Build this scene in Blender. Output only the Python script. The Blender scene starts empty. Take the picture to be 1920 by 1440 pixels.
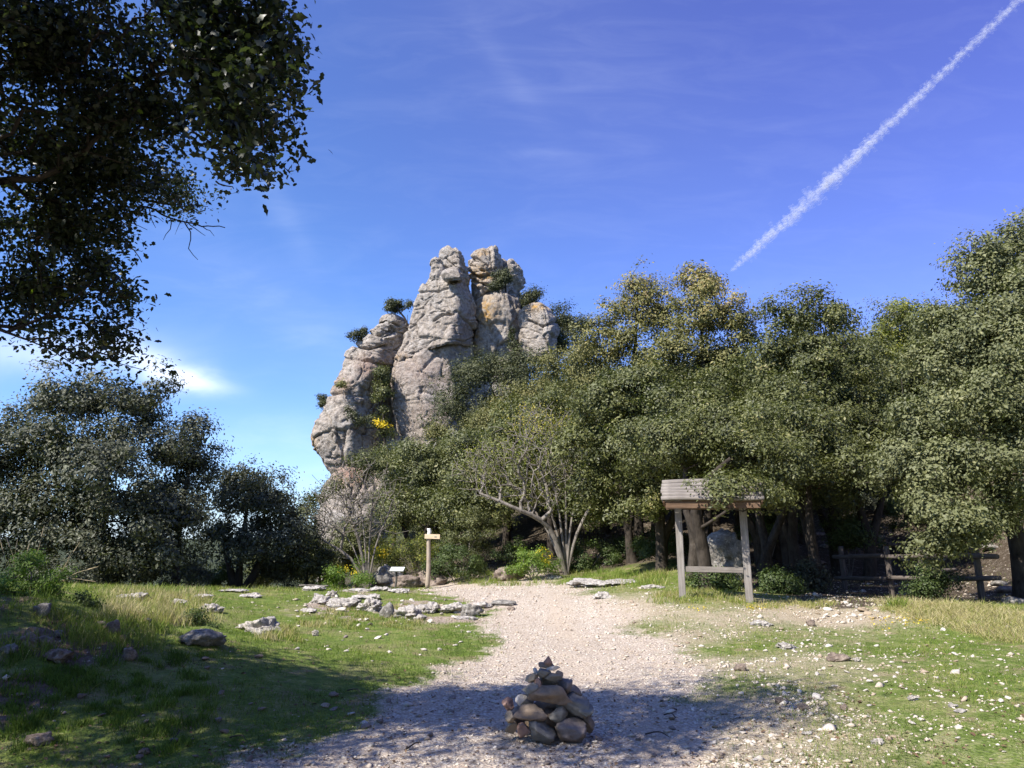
import bpy, bmesh, math, random
import numpy as np
from mathutils import Vector, Matrix

random.seed(7)
rng = np.random.default_rng(11)
R = math.radians
sc = bpy.context.scene
col = sc.collection

# ------------------------------------------------------------------ camera, world, sun, exposure
PITCH = R(10.9)
EYE = np.array([0.0, 0.0, 1.6])
F = 1450.0                                   # focal length in pixels of the 1920 px wide photograph
cam_d = bpy.data.cameras.new("camera")
cam_d.sensor_width = 36.0
cam_d.lens = F / 1920 * 36.0
cam_d.clip_start = 0.05
cam_d.clip_end = 60000
cam = bpy.data.objects.new("camera", cam_d)
cam.location = EYE
cam.rotation_euler = (math.pi / 2 + PITCH, 0, 0)
col.objects.link(cam)
sc.camera = cam

SUN_EL = R(47)
SUN_AZ = R(-130)                             # compass-like angle from +Y, clockwise positive
SDIR = np.array([math.sin(SUN_AZ) * math.cos(SUN_EL), math.cos(SUN_AZ) * math.cos(SUN_EL), math.sin(SUN_EL)])

world = bpy.data.worlds.new("World")
sc.world = world
world.use_nodes = True
sun_d = bpy.data.lights.new("sun", "SUN")
sun_d.energy = 5.0
sun_d.angle = R(0.53)
sun_d.color = (1.0, 0.94, 0.86)
sun = bpy.data.objects.new("sun", sun_d)
sun.rotation_euler = Vector(SDIR).to_track_quat('Z', 'Y').to_euler()
sun.location = (-30, -15, 40)
col.objects.link(sun)
sc.view_settings.view_transform = 'Standard'
sc.view_settings.look = 'None'
sc.view_settings.exposure = 0.88
sc.view_settings.gamma = 1.0
sc.view_settings.use_curve_mapping = False
sc.cycles.transparent_max_bounces = 48
sc.cycles.max_bounces = 6
sc.cycles.diffuse_bounces = 3
sc.cycles.glossy_bounces = 2
sc.cycles.transmission_bounces = 3

# ------------------------------------------------------------------ node helper
class NT:
    def __init__(s, tree):
        s.t = tree; s.n = tree.nodes; s.l = tree.links
    def new(s, typ, **kw):
        n = s.n.new(typ)
        for k, v in kw.items():
            setattr(n, k, v)
        return n
    def put(s, sock, v):
        if isinstance(v, bpy.types.NodeSocket): s.l.new(v, sock)
        elif v is not None: sock.default_value = v
    def math(s, op, a, b=None, c=None, clamp=False):
        n = s.new('ShaderNodeMath', operation=op); n.use_clamp = clamp
        s.put(n.inputs[0], a); s.put(n.inputs[1], b)
        if c is not None: s.put(n.inputs[2], c)
        return n.outputs[0]
    def vmath(s, op, a, b=None):
        n = s.new('ShaderNodeVectorMath', operation=op)
        s.put(n.inputs[0], a)
        if b is not None: s.put(n.inputs[1], b)
        return n
    def mix(s, fac, a, b, blend='MIX'):
        n = s.new('ShaderNodeMix', data_type='RGBA', blend_type=blend)
        s.put(n.inputs[0], fac); s.put(n.inputs[6], a); s.put(n.inputs[7], b)
        return n.outputs[2]
    def ramp(s, fac, stops, interp='LINEAR'):
        n = s.new('ShaderNodeValToRGB'); n.color_ramp.interpolation = interp
        e = n.color_ramp.elements
        while len(e) > 1: e.remove(e[-1])
        for i, (p, c) in enumerate(stops):
            if not hasattr(c, '__len__'): c = (c, c, c)
            x = e[0] if i == 0 else e.new(p)
            x.position = p; x.color = (*c[:3], 1)
        s.put(n.inputs[0], fac)
        return n.outputs[0]
    def noise(s, vec, scale, detail=4, rough=0.55, dist=0.0, out=0):
        n = s.new('ShaderNodeTexNoise'); s.put(n.inputs['Vector'], vec)
        n.inputs['Scale'].default_value = scale; n.inputs['Detail'].default_value = detail
        n.inputs['Roughness'].default_value = rough; n.inputs['Distortion'].default_value = dist
        return n.outputs[out]
    def voro(s, vec, scale, feature='F1', out='Distance', rnd=1.0):
        n = s.new('ShaderNodeTexVoronoi', feature=feature); s.put(n.inputs['Vector'], vec)
        n.inputs['Scale'].default_value = scale; n.inputs['Randomness'].default_value = rnd
        return n.outputs[out]
    def attr(s, name, out='Fac'):
        n = s.new('ShaderNodeAttribute'); n.attribute_name = name
        return n.outputs[out]
    def bump(s, h, strength=0.5, dist=0.02, normal=None):
        n = s.new('ShaderNodeBump'); n.inputs['Strength'].default_value = strength
        n.inputs['Distance'].default_value = dist; s.put(n.inputs['Height'], h)
        if normal: s.put(n.inputs['Normal'], normal)
        return n.outputs[0]

def rgb(*c): return (*c, 1.0)

# sky: Nishita deepened to the saturated blue of the photograph, with thin cirrus laid along world directions
def build_sky():
    w = NT(world.node_tree); w.n.clear()
    sky = w.new('ShaderNodeTexSky', sky_type='NISHITA')
    sky.sun_disc = False
    sky.sun_elevation = SUN_EL
    sky.sun_rotation = SUN_AZ
    sky.altitude = 900; sky.air_density = 1.0; sky.dust_density = 0.6; sky.ozone_density = 3.0
    g = w.new('ShaderNodeTexCoord').outputs['Generated']
    sep = w.new('ShaderNodeSeparateXYZ'); w.put(sep.inputs[0], g)
    x, y, z = sep.outputs
    base = w.mix(1.0, sky.outputs[0], rgb(0.76, 0.94, 1.34), 'MULTIPLY')
    # far from the sun (to the right and high) the sky is deeper and more violet
    side = w.vmath('DOT_PRODUCT', g, (0.52, 0.30, 0.80)).outputs['Value']
    violet = w.ramp(side, [(0.42, 0.0), (0.95, 1.0)])
    base = w.mix(violet, base, w.mix(1.0, base, rgb(1.15, 0.74, 1.02), 'MULTIPLY'))
    # gnomonic coordinates about +Y raised by the pitch of the view
    cp, sp = math.cos(PITCH), math.sin(PITCH)
    fw = w.math('MAXIMUM', w.vmath('DOT_PRODUCT', g, (0, cp, sp)).outputs['Value'], 0.05)
    u = w.math('DIVIDE', x, fw)
    v = w.math('DIVIDE', w.vmath('DOT_PRODUCT', g, (0, -sp, cp)).outputs['Value'], fw)
    comb = w.new('ShaderNodeCombineXYZ'); w.put(comb.inputs[0], u); w.put(comb.inputs[1], v)
    uv = comb.outputs[0]
    nz = w.noise(uv, 4.0, 5, 0.6, 1.2)
    def blob(px, py, rx, ry, ang, pw=1.0):
        cx, cy = (px - 960) / F, (720 - py) / F
        c, s_ = math.cos(R(ang)), math.sin(R(ang))
        du = w.math('SUBTRACT', u, cx); dv = w.math('SUBTRACT', v, cy)
        wob = w.math('MULTIPLY', w.math('SUBTRACT', nz, 0.5), 0.06)
        a = w.math('DIVIDE', w.math('ADD', w.math('MULTIPLY', du, c), w.math('MULTIPLY', dv, s_)), rx / F)
        b_ = w.math('ADD', w.math('SUBTRACT', w.math('MULTIPLY', dv, c), w.math('MULTIPLY', du, s_)), wob)
        b = w.math('DIVIDE', b_, ry / F)
        d = w.math('ADD', w.math('MULTIPLY', a, a), w.math('MULTIPLY', b, b))
        return w.math('EXPONENT', w.math('MULTIPLY', d, -pw))
    streak_map = w.new('ShaderNodeMapping'); w.put(streak_map.inputs[0], uv)
    streak_map.inputs['Rotation'].default_value = (0, 0, R(58)); streak_map.inputs['Scale'].default_value = (2.2, 9, 1)
    st = w.noise(streak_map.outputs[0], 3.0, 6, 0.6, 0.6)
    veil = w.ramp(st, [(0.45, 0.0), (0.85, 1.0)])
    total = w.math('MULTIPLY', veil, 0.035)
    for args, k, usest in [((360, 712, 66, 20, -12), 0.48, 0), ((290, 690, 95, 28, -14), 0.46, 0), ((60, 655, 220, 40, 0), 0.32, 0),
                    ((540, 400, 110, 26, -62), 0.04, 1), ((940, 120, 150, 24, -55), 0.028, 1), ((1010, 290, 60, 10, -5), 0.028, 1),
                    ((560, 600, 260, 60, -30), 0.05, 1), ((800, 900, 500, 60, 5), 0.10, 1), ((1010, 60, 400, 180, -40), 0.02, 1), ((520, 830, 200, 60, 5), 0.08, 1)]:
        b = w.math('MULTIPLY', blob(*args), k)
        if usest: b = w.math('MULTIPLY', b, w.ramp(st, [(0.25, 0.35), (0.75, 1.6)]))
        total = w.math('ADD', total, b, clamp=True)
    up = w.math('GREATER_THAN', w.vmath('DOT_PRODUCT', g, (0, cp, sp)).outputs['Value'], 0.06)
    total = w.math('MULTIPLY', total, up)
    colr = w.mix(total, base, rgb(8.0, 8.6, 9.6))
    bg = w.new('ShaderNodeBackground'); w.put(bg.inputs[0], colr); bg.inputs[1].default_value = 0.10
    out = w.new('ShaderNodeOutputWorld'); w.l.new(bg.outputs[0], out.inputs[0])
build_sky()

# ------------------------------------------------------------------ numpy noise
_perm = np.random.default_rng(5).permutation(256).astype(np.int32)
_perm = np.concatenate([_perm, _perm, _perm])
_grad = np.random.default_rng(6).normal(size=(256, 3)); _grad /= np.linalg.norm(_grad, axis=1)[:, None]
def perlin(p):
    p = np.asarray(p, float)
    i = np.floor(p).astype(np.int64); f = p - i
    i &= 255
    u = f * f * f * (f * (f * 6 - 15) + 10)
    res = 0
    for dx in (0, 1):
        wx = u[:, 0] if dx else 1 - u[:, 0]
        for dy in (0, 1):
            wy = u[:, 1] if dy else 1 - u[:, 1]
            for dz in (0, 1):
                wz = u[:, 2] if dz else 1 - u[:, 2]
                h = _perm[_perm[_perm[(i[:, 0] + dx) & 255] + ((i[:, 1] + dy) & 255)] + ((i[:, 2] + dz) & 255)]
                gr = _grad[h]
                d = gr[:, 0] * (f[:, 0] - dx) + gr[:, 1] * (f[:, 1] - dy) + gr[:, 2] * (f[:, 2] - dz)
                res = res + wx * wy * wz * d
    return res * 1.6
def fbm(p, oct=4, lac=2.05, gain=0.5):
    p = np.asarray(p, float); a = 1.0; s = 0; n = 0
    for k in range(oct):
        s = s + a * perlin(p + 17.3 * k); n += a; p = p * lac; a *= gain
    return s / n
def ridged(p, oct=4, lac=2.1, gain=0.5):
    p = np.asarray(p, float); a = 1.0; s = 0; n = 0
    for k in range(oct):
        s = s + a * (1 - np.abs(perlin(p + 9.1 * k)) * 1.6); n += a; p = p * lac; a *= gain
    return s / n
def worley(p, seed=0):
    p = np.asarray(p, float); i = np.floor(p).astype(np.int64); best = np.full(len(p), 9.); sec = np.full(len(p), 9.); idr = np.zeros(len(p)); nd = np.zeros((len(p), 3))
    for dx in (-1, 0, 1):
        for dy in (-1, 0, 1):
            for dz in (-1, 0, 1):
                c = i + [dx, dy, dz]; h = _perm[_perm[_perm[(c[:, 0] + seed) & 255] + (c[:, 1] & 255)] + (c[:, 2] & 255)]
                h2 = _perm[h + 31]; h3 = _perm[h2 + 57]; h4 = _perm[h3 + 91]
                q = c + np.stack([h2, h3, h4], 1) / 256.; v = p - q; d = np.sqrt((v * v).sum(1))
                m1 = d < best; sec = np.where(m1, best, np.minimum(sec, d)); idr = np.where(m1, h / 255., idr); nd = np.where(m1[:, None], v, nd); best = np.where(m1, d, best)
    return best, sec - best, idr, nd
def sstep(x, a, b):
    t = np.clip((x - a) / (b - a), 0, 1); return t * t * (3 - 2 * t)

# ------------------------------------------------------------------ geometry of the view -> world points
CP, SP = math.cos(PITCH), math.sin(PITCH)
def ray(px, py):
    u = (px - 960) / F; v = (720 - py) / F
    return np.array([u, CP - v * SP, SP + v * CP])
def P(px, py, Y):
    d = ray(px, py); return EYE + d * (Y / d[1])
def mpp(Y): return Y / F / 0.98                # metres per photograph pixel at distance Y

# ------------------------------------------------------------------ terrain
CPTS = []
for px, py, Y in [(0, 1120, 9), (60, 1122, 9.6), (0, 1250, 7.4), (200, 1240, 7.8), (130, 1110, 13), (250, 1101, 17), (420, 1104, 20), (600, 1106, 22), (480, 1185, 11.8),
                  (800, 1104, 24.5), (1000, 1088, 25), (1150, 1084, 24), (620, 1150, 14.6), (860, 1160, 14.5), (1100, 1160, 14),
                  (1280, 1122, 14.6), (1403, 1130, 14.4), (1250, 1075, 21), (1600, 1160, 13.4), (1750, 1140, 13.4), (1900, 1190, 11.5),
                  (1670, 1118, 18), (1838, 1130, 15.7), (1583, 1100, 20.5), (1600, 1030, 27), (1450, 1020, 28), (1850, 1040, 24), (1700, 1240, 9.3), (1900, 1330, 6.6), (1350, 1050, 24)]:
    CPTS.append(tuple(P(px, py, Y)))
CPTS += [(0, 2, 0), (0, 4, 0), (0, 6, 0), (0, 8.5, .02), (-3, 5, 0.02), (3, 5, .02), (-8, 4, .5), (8, 4, .2), (0, -6, 0), (-10, -6, .3), (10, -6, .3), (-12, 9, 1.3), (-14, 16, .6),
         (14, 14, 1.0), (16, 24, 3.0), (10, 32, 3.0), (4, 34, 3.2), (-2, 36, 1.6), (-2, 29, .3), (-8, 31, -1.2), (-12, 26, -.8), (-18, 24, -2), (2, 45, 6.0), (10, 45, 7), (-10, 45, -1),
         (0, 58, 9.5), (8, 60, 10.5), (-14, 60, -3), (20, 60, 12), (0, 80, 6), (-20, 80, -14), (30, 90, 12), (-40, 40, -12), (40, 30, 10), (-30, 10, 1), (30, 5, 2), (-40, 120, -34), (60, 120, 6)]
CPTS = np.array(CPTS)
def _kern(a, b):
    d2 = (a[:, None, 0] - b[None, :, 0]) ** 2 + (a[:, None, 1] - b[None, :, 1]) ** 2
    return np.sqrt(d2 + 1.2 ** 2)
_n = len(CPTS)
_A = np.zeros((_n + 3, _n + 3)); _A[:_n, :_n] = _kern(CPTS, CPTS) - 0.02 * np.eye(_n)
_A[:_n, _n] = 1; _A[:_n, _n + 1:] = CPTS[:, :2]; _A[_n, :_n] = 1; _A[_n + 1:, :_n] = CPTS[:, :2].T
_w = np.linalg.solve(_A, np.concatenate([CPTS[:, 2], np.zeros(3)]))
def G0(x, y):
    q = np.stack([x, y], 1)
    z = np.zeros(len(x))
    for s in range(0, len(x), 40000):
        z[s:s + 40000] = _kern(q[s:s + 40000], CPTS) @ _w[:_n]
    z = z + _w[_n] + q @ _w[_n + 1:]
    d = np.hypot(x, y)
    far = sstep(d, 95, 170)
    hills = -45 + 12 * perlin(np.stack([x / 260, y / 260, 0 * x], 1))
    return z * (1 - far) + hills * far
def G(x, y):
    x = np.atleast_1d(np.asarray(x, float)); y = np.atleast_1d(np.asarray(y, float))
    z = G0(x, y)
    q = np.stack([x, y, 0 * x + 3.3], 1)
    near = 1 - sstep(np.hypot(x, y), 40, 80)
    left = sstep(-x, 2.2, 4.0) * sstep(-y, -13, -9.5)
    z = z + near * (0.035 * fbm(q * 0.9, 3) + 0.014 * perlin(q * 5.1) + 0.10 * left * fbm(q * 2.2, 3))
    return z
def g1(x, y): return float(G([x], [y])[0])
def ground_at(px, py, y0=3.0, y1=60.0):
    d = ray(px, py); ys = np.exp(np.linspace(math.log(y0), math.log(y1), 260))
    pts = EYE[None] + d[None] * (ys / d[1])[:, None]
    below = pts[:, 2] < G(pts[:, 0], pts[:, 1])
    k = int(np.argmax(below)) if below.any() else len(ys) - 1
    p = pts[k].copy(); p[2] = g1(p[0], p[1]); return p

# path edges: points of the photograph dropped on the ground, as x over y
def _edge(pts):
    w = [ground_at(*p) for p in pts]; w.sort(key=lambda a: a[1])
    return np.array([a[1] for a in w]), np.array([a[0] for a in w])
EL = _edge([(430, 1440), (620, 1360), (800, 1285), (888, 1225), (915, 1180), (905, 1142), (860, 1122), (775, 1108)])
ER = _edge([(1400, 1440), (1345, 1330), (1290, 1240), (1215, 1170), (1120, 1122), (1075, 1100)])
def masks(x, y):
    q = np.stack([x, y, 0 * x], 1)
    wob = 0.5 * perlin(q * 0.8) + 0.3 * perlin(q * 2.3) + .2 * perlin(q * 6.1)
    xl = np.interp(y, *EL); xr = np.interp(y, *ER)
    path = sstep(x - xl + wob, -0.35, 0.45) * sstep(xr - x + wob, -0.5, 0.5) * (1 - sstep(y, 25, 30))
    # stony belt right of the path, thinning to the right
    belt = np.exp(-np.clip((x - xr), 0, None) / (0.15 * y + 0.35)) * (x > xr - .5) * (1 - sstep(y, 15, 19))
    scree = np.exp(-(((x - 5.4) / 1.3) ** 2 + ((y - 13.6) / 1.0) ** 2))           # gravel spilling from the wood
    belt = np.clip(belt * (0.65 + 0.7 * perlin(q * 0.7 + 5)) + scree + 0.035 * (x > 0) + 0.03, 0, 1)
    crop = sstep(fbm(q * 0.8 + 3, 3), -0.15, 0.25) * sstep(y, 13, 14.5) * (1 - sstep(y, 22, 25)) * sstep(x, -5.2, -3.8) * (1 - sstep(x, -0.6, 0.4))
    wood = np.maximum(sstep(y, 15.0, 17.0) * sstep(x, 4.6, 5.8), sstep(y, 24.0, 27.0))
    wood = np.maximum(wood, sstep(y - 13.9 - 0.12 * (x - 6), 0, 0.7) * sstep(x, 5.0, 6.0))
    bank = sstep(-x, 3.1, 4.4) * sstep(-y, -10.5, -8.2) + sstep(-y, -5.9, -5.0) * sstep(-x, .8, 2.4) * .8
    bank = np.clip(bank, 0, 1) * sstep(perlin(q * 1.3 + 9), -0.5, 0.35)
    return path, belt, crop, wood, bank

def mesh_from(name, V, Fc, mats=(), smooth=False, attrs=None, matidx=None):
    """V (n,3), Fc (m,k) all faces with k corners"""
    me = bpy.data.meshes.new(name)
    V = np.ascontiguousarray(V, np.float32); Fc = np.ascontiguousarray(Fc, np.int32)
    me.vertices.add(len(V)); me.vertices.foreach_set('co', V.ravel())
    m, k = Fc.shape
    me.loops.add(m * k); me.loops.foreach_set('vertex_index', Fc.ravel())
    me.polygons.add(m); me.polygons.foreach_set('loop_start', np.arange(0, m * k, k, dtype=np.int32))
    if smooth: me.polygons.foreach_set('use_smooth', np.ones(m, bool))
    for mt in mats: me.materials.append(mt)
    if matidx is not None: me.polygons.foreach_set('material_index', np.ascontiguousarray(matidx, np.int32))
    me.update(calc_edges=True)
    for an, av in (attrs or {}).items():
        a = me.attributes.new(an, 'FLOAT', 'POINT'); a.data.foreach_set('value', np.ascontiguousarray(av, np.float32))
    return me
def link(name, me, parent=None, loc=None, rot=None):
    o = bpy.data.objects.new(name, me); col.objects.link(o)
    if loc is not None: o.location = loc
    if rot is not None: o.rotation_euler = rot
    if parent is not None: o.parent = parent
    return o
def tag(o, label=None, cat=None, group=None, kind=None):
    if label: o['label'] = label
    if cat: o['category'] = cat
    if group: o['group'] = group
    if kind: o['kind'] = kind
    return o
def empty(name, loc, rz=0.0):
    o = bpy.data.objects.new(name, None); o.location = loc; o.rotation_euler = (0, 0, rz); o.empty_display_size = 0.2
    col.objects.link(o); return o

# ------------------------------------------------------------------ materials
def new_mat(name):
    m = bpy.data.materials.new(name); m.use_nodes = True
    t = NT(m.node_tree); t.n.clear()
    out = t.new('ShaderNodeOutputMaterial')
    return m, t, out
def princ(t, base, rough=0.8, normal=None, spec=0.3):
    b = t.new('ShaderNodeBsdfPrincipled')
    t.put(b.inputs['Base Color'], base); t.put(b.inputs['Roughness'], rough)
    b.inputs['Specular IOR Level'].default_value = spec
    if normal: t.put(b.inputs['Normal'], normal)
    return b
def leaf_mat(name, stops, rough=0.45, trans=0.22, spec=0.5):
    m, t, out = new_mat(name)
    c = t.ramp(t.attr('tone'), stops)
    b = princ(t, c, rough, spec=spec)
    tr = t.new('ShaderNodeBsdfTranslucent')
    t.put(tr.inputs[0], t.mix(1.0, c, rgb(1.6, 1.9, 0.7), 'MULTIPLY'))
    mx = t.new('ShaderNodeMixShader'); mx.inputs[0].default_value = trans
    t.l.new(b.outputs[0], mx.inputs[1]); t.l.new(tr.outputs[0], mx.inputs[2])
    t.l.new(mx.outputs[0], out.inputs[0])
    return m
M = {}
M['oak'] = leaf_mat('leaf_holm_oak', [(0, (.038, .044, .016)), (.45, (.098, .108, .033)), (.8, (.175, .18, .056)), (1, (.27, .23, .095))], .5, .18, .4)
M['oakgrey'] = leaf_mat('leaf_grey_oak', [(0, (.065, .072, .032)), (.5, (.135, .145, .062)), (.85, (.20, .205, .088)), (1, (.27, .26, .12))], .55, .16, .35)
M['oakdark'] = leaf_mat('leaf_dark_oak', [(0, (.032, .037, .020)), (.5, (.080, .086, .050)), (.85, (.135, .14, .080)), (1, (.20, .195, .115))], .55, .14, .35)
M['olive'] = leaf_mat('leaf_olive', [(0, (.065, .068, .024)), (.4, (.145, .142, .046)), (.8, (.23, .21, .072)), (1, (.32, .24, .10))], .55, .14, .3)
M['yellow'] = leaf_mat('leaf_yellow_green', [(0, (.15, .13, .05)), (.5, (.20, .23, .045)), (1, (.40, .32, .055))], .6, .3, .3)
M['shrub'] = leaf_mat('leaf_shrub', [(0, (.03, .05, .014)), (.5, (.068, .10, .026)), (1, (.14, .17, .045))], .55, .2, .35)
M['bright'] = leaf_mat('leaf_bright', [(0, (.08, .13, .02)), (.6, (.15, .23, .04)), (1, (.28, .29, .05))], .55, .35, .35)
M['near'] = leaf_mat('leaf_overhead', [(0, (.016, .022, .012)), (.5, (.034, .045, .022)), (.93, (.07, .075, .04)), (.97, (.13, .11, .05)), (1, (.16, .22, .03))], .38, .28, .4)
M['petal'] = leaf_mat('gorse_flower', [(0, (.75, .50, .02)), (1, (.85, .68, .04))], .6, .3)
M['pine'] = leaf_mat('leaf_pine', [(0, (.028, .036, .015)), (.6, (.075, .082, .030)), (1, (.14, .14, .05))], .55, .12, .3)

def bark_mat(name, a, b, sc_=14):
    m, t, out = new_mat(name)
    o = t.new('ShaderNodeTexCoord').outputs['Object']
    mp = t.new('ShaderNodeMapping'); t.put(mp.inputs[0], o); mp.inputs['Scale'].default_value = (1, 1, 0.35)
    n = t.noise(mp.outputs[0], sc_, 6, .65); n2 = t.noise(o, 3, 3)
    c = t.ramp(n, [(.3, a), (.7, b)])
    c = t.mix(t.ramp(n2, [(.45, 0), (.7, .5)]), c, rgb(*[v * 1.35 for v in b]))
    bs = princ(t, c, .9, t.bump(n, .8, .03), .15)
    t.l.new(bs.outputs[0], out.inputs[0]); return m
M['bark'] = bark_mat('bark_dark', (.020, .016, .013), (.070, .058, .046))
M['barkpale'] = bark_mat('bark_pale', (.10, .085, .07), (.30, .27, .235))
M['twig'] = bark_mat('bark_twig', (.105, .09, .075), (.235, .21, .18))

def rock_mat(name, cols, scale=1.0, ochre=False, strength=.8, dist=.05, pits=True):
    m, t, out = new_mat(name)
    o = t.new('ShaderNodeTexCoord').outputs['Object']
    big = t.noise(o, .55 * scale, 4, .6, .5); mid = t.noise(o, 3.2 * scale, 8, .7); fine = t.noise(o, 16 * scale, 6, .7)
    c = t.ramp(big, [(.32, cols[0]), (.5, cols[1]), (.68, cols[2])])
    c = t.mix(t.ramp(mid, [(.40, .75), (.56, 0)]), c, rgb(*[v * .42 for v in cols[0]]))
    lich = t.ramp(t.noise(o, 5.5 * scale, 6, .75), [(.54, 0), (.66, .75)])
    c = t.mix(lich, c, rgb(*cols[3]))
    if ochre:
        oc = t.attr('ochre'); oc = t.math('MULTIPLY', oc, t.ramp(t.noise(o, 2.6, 7, .75), [(.40, 0), (.60, .85)]), clamp=True)
        c = t.mix(oc, c, rgb(.50, .29, .08))
        pk = t.attr('pink'); c = t.mix(t.math('MULTIPLY', pk, .8), c, rgb(.33, .21, .155))
    pit = t.ramp(t.voro(o, 9 * scale, rnd=1), [(0.0, 0.0), (.22, 1.0)]) if pits else mid
    h = t.math('ADD', t.math('MULTIPLY', mid, 1.2), t.math('ADD', t.math('MULTIPLY', fine, .45), t.math('MULTIPLY', pit, .25 if pits else 0)))
    c = t.mix(t.ramp(fine, [(.3, .35), (.5, 0)]), c, rgb(*[v * .45 for v in cols[1]]))
    b = princ(t, c, .92, t.bump(h, strength, dist), .2)
    t.l.new(b.outputs[0], out.inputs[0]); return m
M['cliff'] = rock_mat('conglomerate_cliff', [(.36, .305, .25), (.46, .40, .335), (.43, .40, .36), (.60, .55, .48)], .9, True, 1.0, .22)
M['lime'] = rock_mat('white_limestone', [(.33, .30, .265), (.50, .46, .41), (.44, .41, .365), (.68, .66, .61)], 3.5, False, .8, .04)
M['grey'] = rock_mat('grey_boulder', [(.18, .165, .145), (.30, .28, .245), (.34, .31, .27), (.50, .48, .43)], 2.5, False, .8, .05)
M['brown'] = rock_mat('brown_boulder', [(.20, .15, .12), (.30, .24, .19), (.33, .27, .22), (.40, .35, .29)], 2.5, False, .8, .05)
def stone_mat(name, a, b, c2, scale=14):
    m, t, out = new_mat(name)
    o = t.new('ShaderNodeTexCoord').outputs['Object']
    n = t.noise(o, scale, 6, .65); n2 = t.noise(o, scale * .35, 3)
    c = t.ramp(n, [(.3, a), (.7, b)]); c = t.mix(t.ramp(n2, [(.5, 0), (.7, .7)]), c, rgb(*c2))
    bs = princ(t, c, .88, t.bump(n, .6, .012), .25)
    t.l.new(bs.outputs[0], out.inputs[0]); return m
M['s_grey'] = stone_mat('stone_grey', (.12, .11, .09), (.26, .24, .205), (.19, .185, .15))
M['s_brown'] = stone_mat('stone_brown', (.13, .10, .075), (.27, .215, .165), (.26, .18, .10))
M['s_purple'] = stone_mat('stone_purple', (.13, .105, .09), (.28, .235, .20), (.19, .15, .125))
M['s_ochre'] = stone_mat('stone_ochre', (.24, .185, .12), (.40, .325, .23), (.32, .25, .16))
M['s_white'] = stone_mat('stone_white', (.42, .38, .32), (.62, .57, .50), (.50, .43, .35))
M['s_red'] = stone_mat('stone_red', (.22, .13, .095), (.36, .23, .17), (.28, .19, .15))
m, t, out = new_mat('gravel_stone')
tn = t.attr('tone')
c = t.ramp(tn, [(0, (.17, .12, .09)), (.12, (.34, .26, .19)), (.4, (.48, .41, .32)), (.75, (.56, .50, .41)), (1, (.68, .63, .54))])
o = t.new('ShaderNodeTexCoord').outputs['Object']
b = princ(t, t.mix(t.ramp(t.noise(o, 40, 3), [(.35, .4), (.55, 0)]), c, rgb(.24, .2, .16)), .9, None, .2)
t.l.new(b.outputs[0], out.inputs[0]); M['gravel'] = m
m, t, out = new_mat('grass_blade')
c = t.ramp(t.attr('tone'), [(0, (.06, .105, .014)), (.4, (.125, .20, .025)), (.66, (.21, .275, .042)), (.82, (.36, .33, .11)), (1, (.56, .49, .27))])
b = princ(t, c, .65, None, .2); tr = t.new('ShaderNodeBsdfTranslucent'); t.put(tr.inputs[0], c)
mx = t.new('ShaderNodeMixShader'); mx.inputs[0].default_value = .35
t.l.new(b.outputs[0], mx.inputs[1]); t.l.new(tr.outputs[0], mx.inputs[2]); t.l.new(mx.outputs[0], out.inputs[0]); M['grass'] = m

# ground material
m, t, out = new_mat('ground_soil')
o = t.new('ShaderNodeTexCoord').outputs['Object']
path = t.attr('path'); belt = t.attr('belt'); crop = t.attr('crop'); wood = t.attr('wood'); bank = t.attr('bank')
n1 = t.noise(o, .9, 4, .6); n2 = t.noise(o, 6, 5, .65); n3 = t.noise(o, 28, 5, .7); n4 = t.noise(o, 90, 3, .6)
v1 = t.voro(o, 34); v1c = t.voro(o, 34, out='Color'); v2 = t.voro(o, 85); v2c = t.voro(o, 85, out='Color')
grass = t.ramp(n2, [(.3, (.080, .115, .024)), (.5, (.135, .19, .036)), (.72, (.22, .23, .06))])
grass = t.mix(t.ramp(n1, [(.49, 0), (.66, .55)]), grass, rgb(.31, .27, .13))
grass = t.mix(t.ramp(t.noise(o, 2.6, 5, .7), [(.55, 0), (.66, .8)]), grass, rgb(.27, .20, .125))
grass = t.mix(t.ramp(n3, [(.3, .6), (.5, 0)]), grass, rgb(.045, .05, .02))
soil = t.ramp(n3, [(.3, (.10, .068, .048)), (.7, (.235, .17, .125))])
sepc = t.new('ShaderNodeSeparateColor'); t.put(sepc.inputs[0], v1c)
sepd = t.new('ShaderNodeSeparateColor'); t.put(sepd.inputs[0], v2c)
gcol = t.ramp(sepc.outputs[0], [(0, (.36, .275, .20)), (.3, (.55, .475, .385)), (.7, (.65, .58, .48)), (1, (.76, .71, .62))])
gcol2 = t.ramp(sepd.outputs[0], [(0, (.42, .325, .235)), (.5, (.59, .51, .415)), (1, (.72, .66, .56))])
grav = t.mix(t.ramp(n2, [(.4, 0), (.6, 1)]), gcol, gcol2)
grav = t.mix(t.ramp(v1, [(.35, 0), (.62, .5)]), grav, rgb(.20, .14, .10))
wm = t.new('ShaderNodeMapping'); t.put(wm.inputs[0], o); wm.inputs['Scale'].default_value = (1.6, .22, 1)
grav = t.mix(t.ramp(t.noise(wm.outputs[0], 1.1, 5, .6), [(.42, 0), (.64, .7)]), grav, rgb(.46, .375, .285))
grav = t.mix(t.ramp(t.noise(o, 2.3, 5, .7), [(.56, 0), (.70, .55)]), grav, rgb(.33, .255, .185))
def thr(a, nn, lo, hi, k=.5):
    return t.ramp(t.math('ADD', a, t.math('MULTIPLY', t.math('SUBTRACT', nn, .5), k)), [(lo, 0), (hi, 1)])
c = grass
c = t.mix(thr(belt, t.math('MULTIPLY', t.math('ADD', n3, n2), .5), .16, .85, 2.0), c, t.mix(.5, grav, rgb(.30, .25, .14)))
c = t.mix(thr(bank, n2, .35, .6, .9), c, soil)
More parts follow.
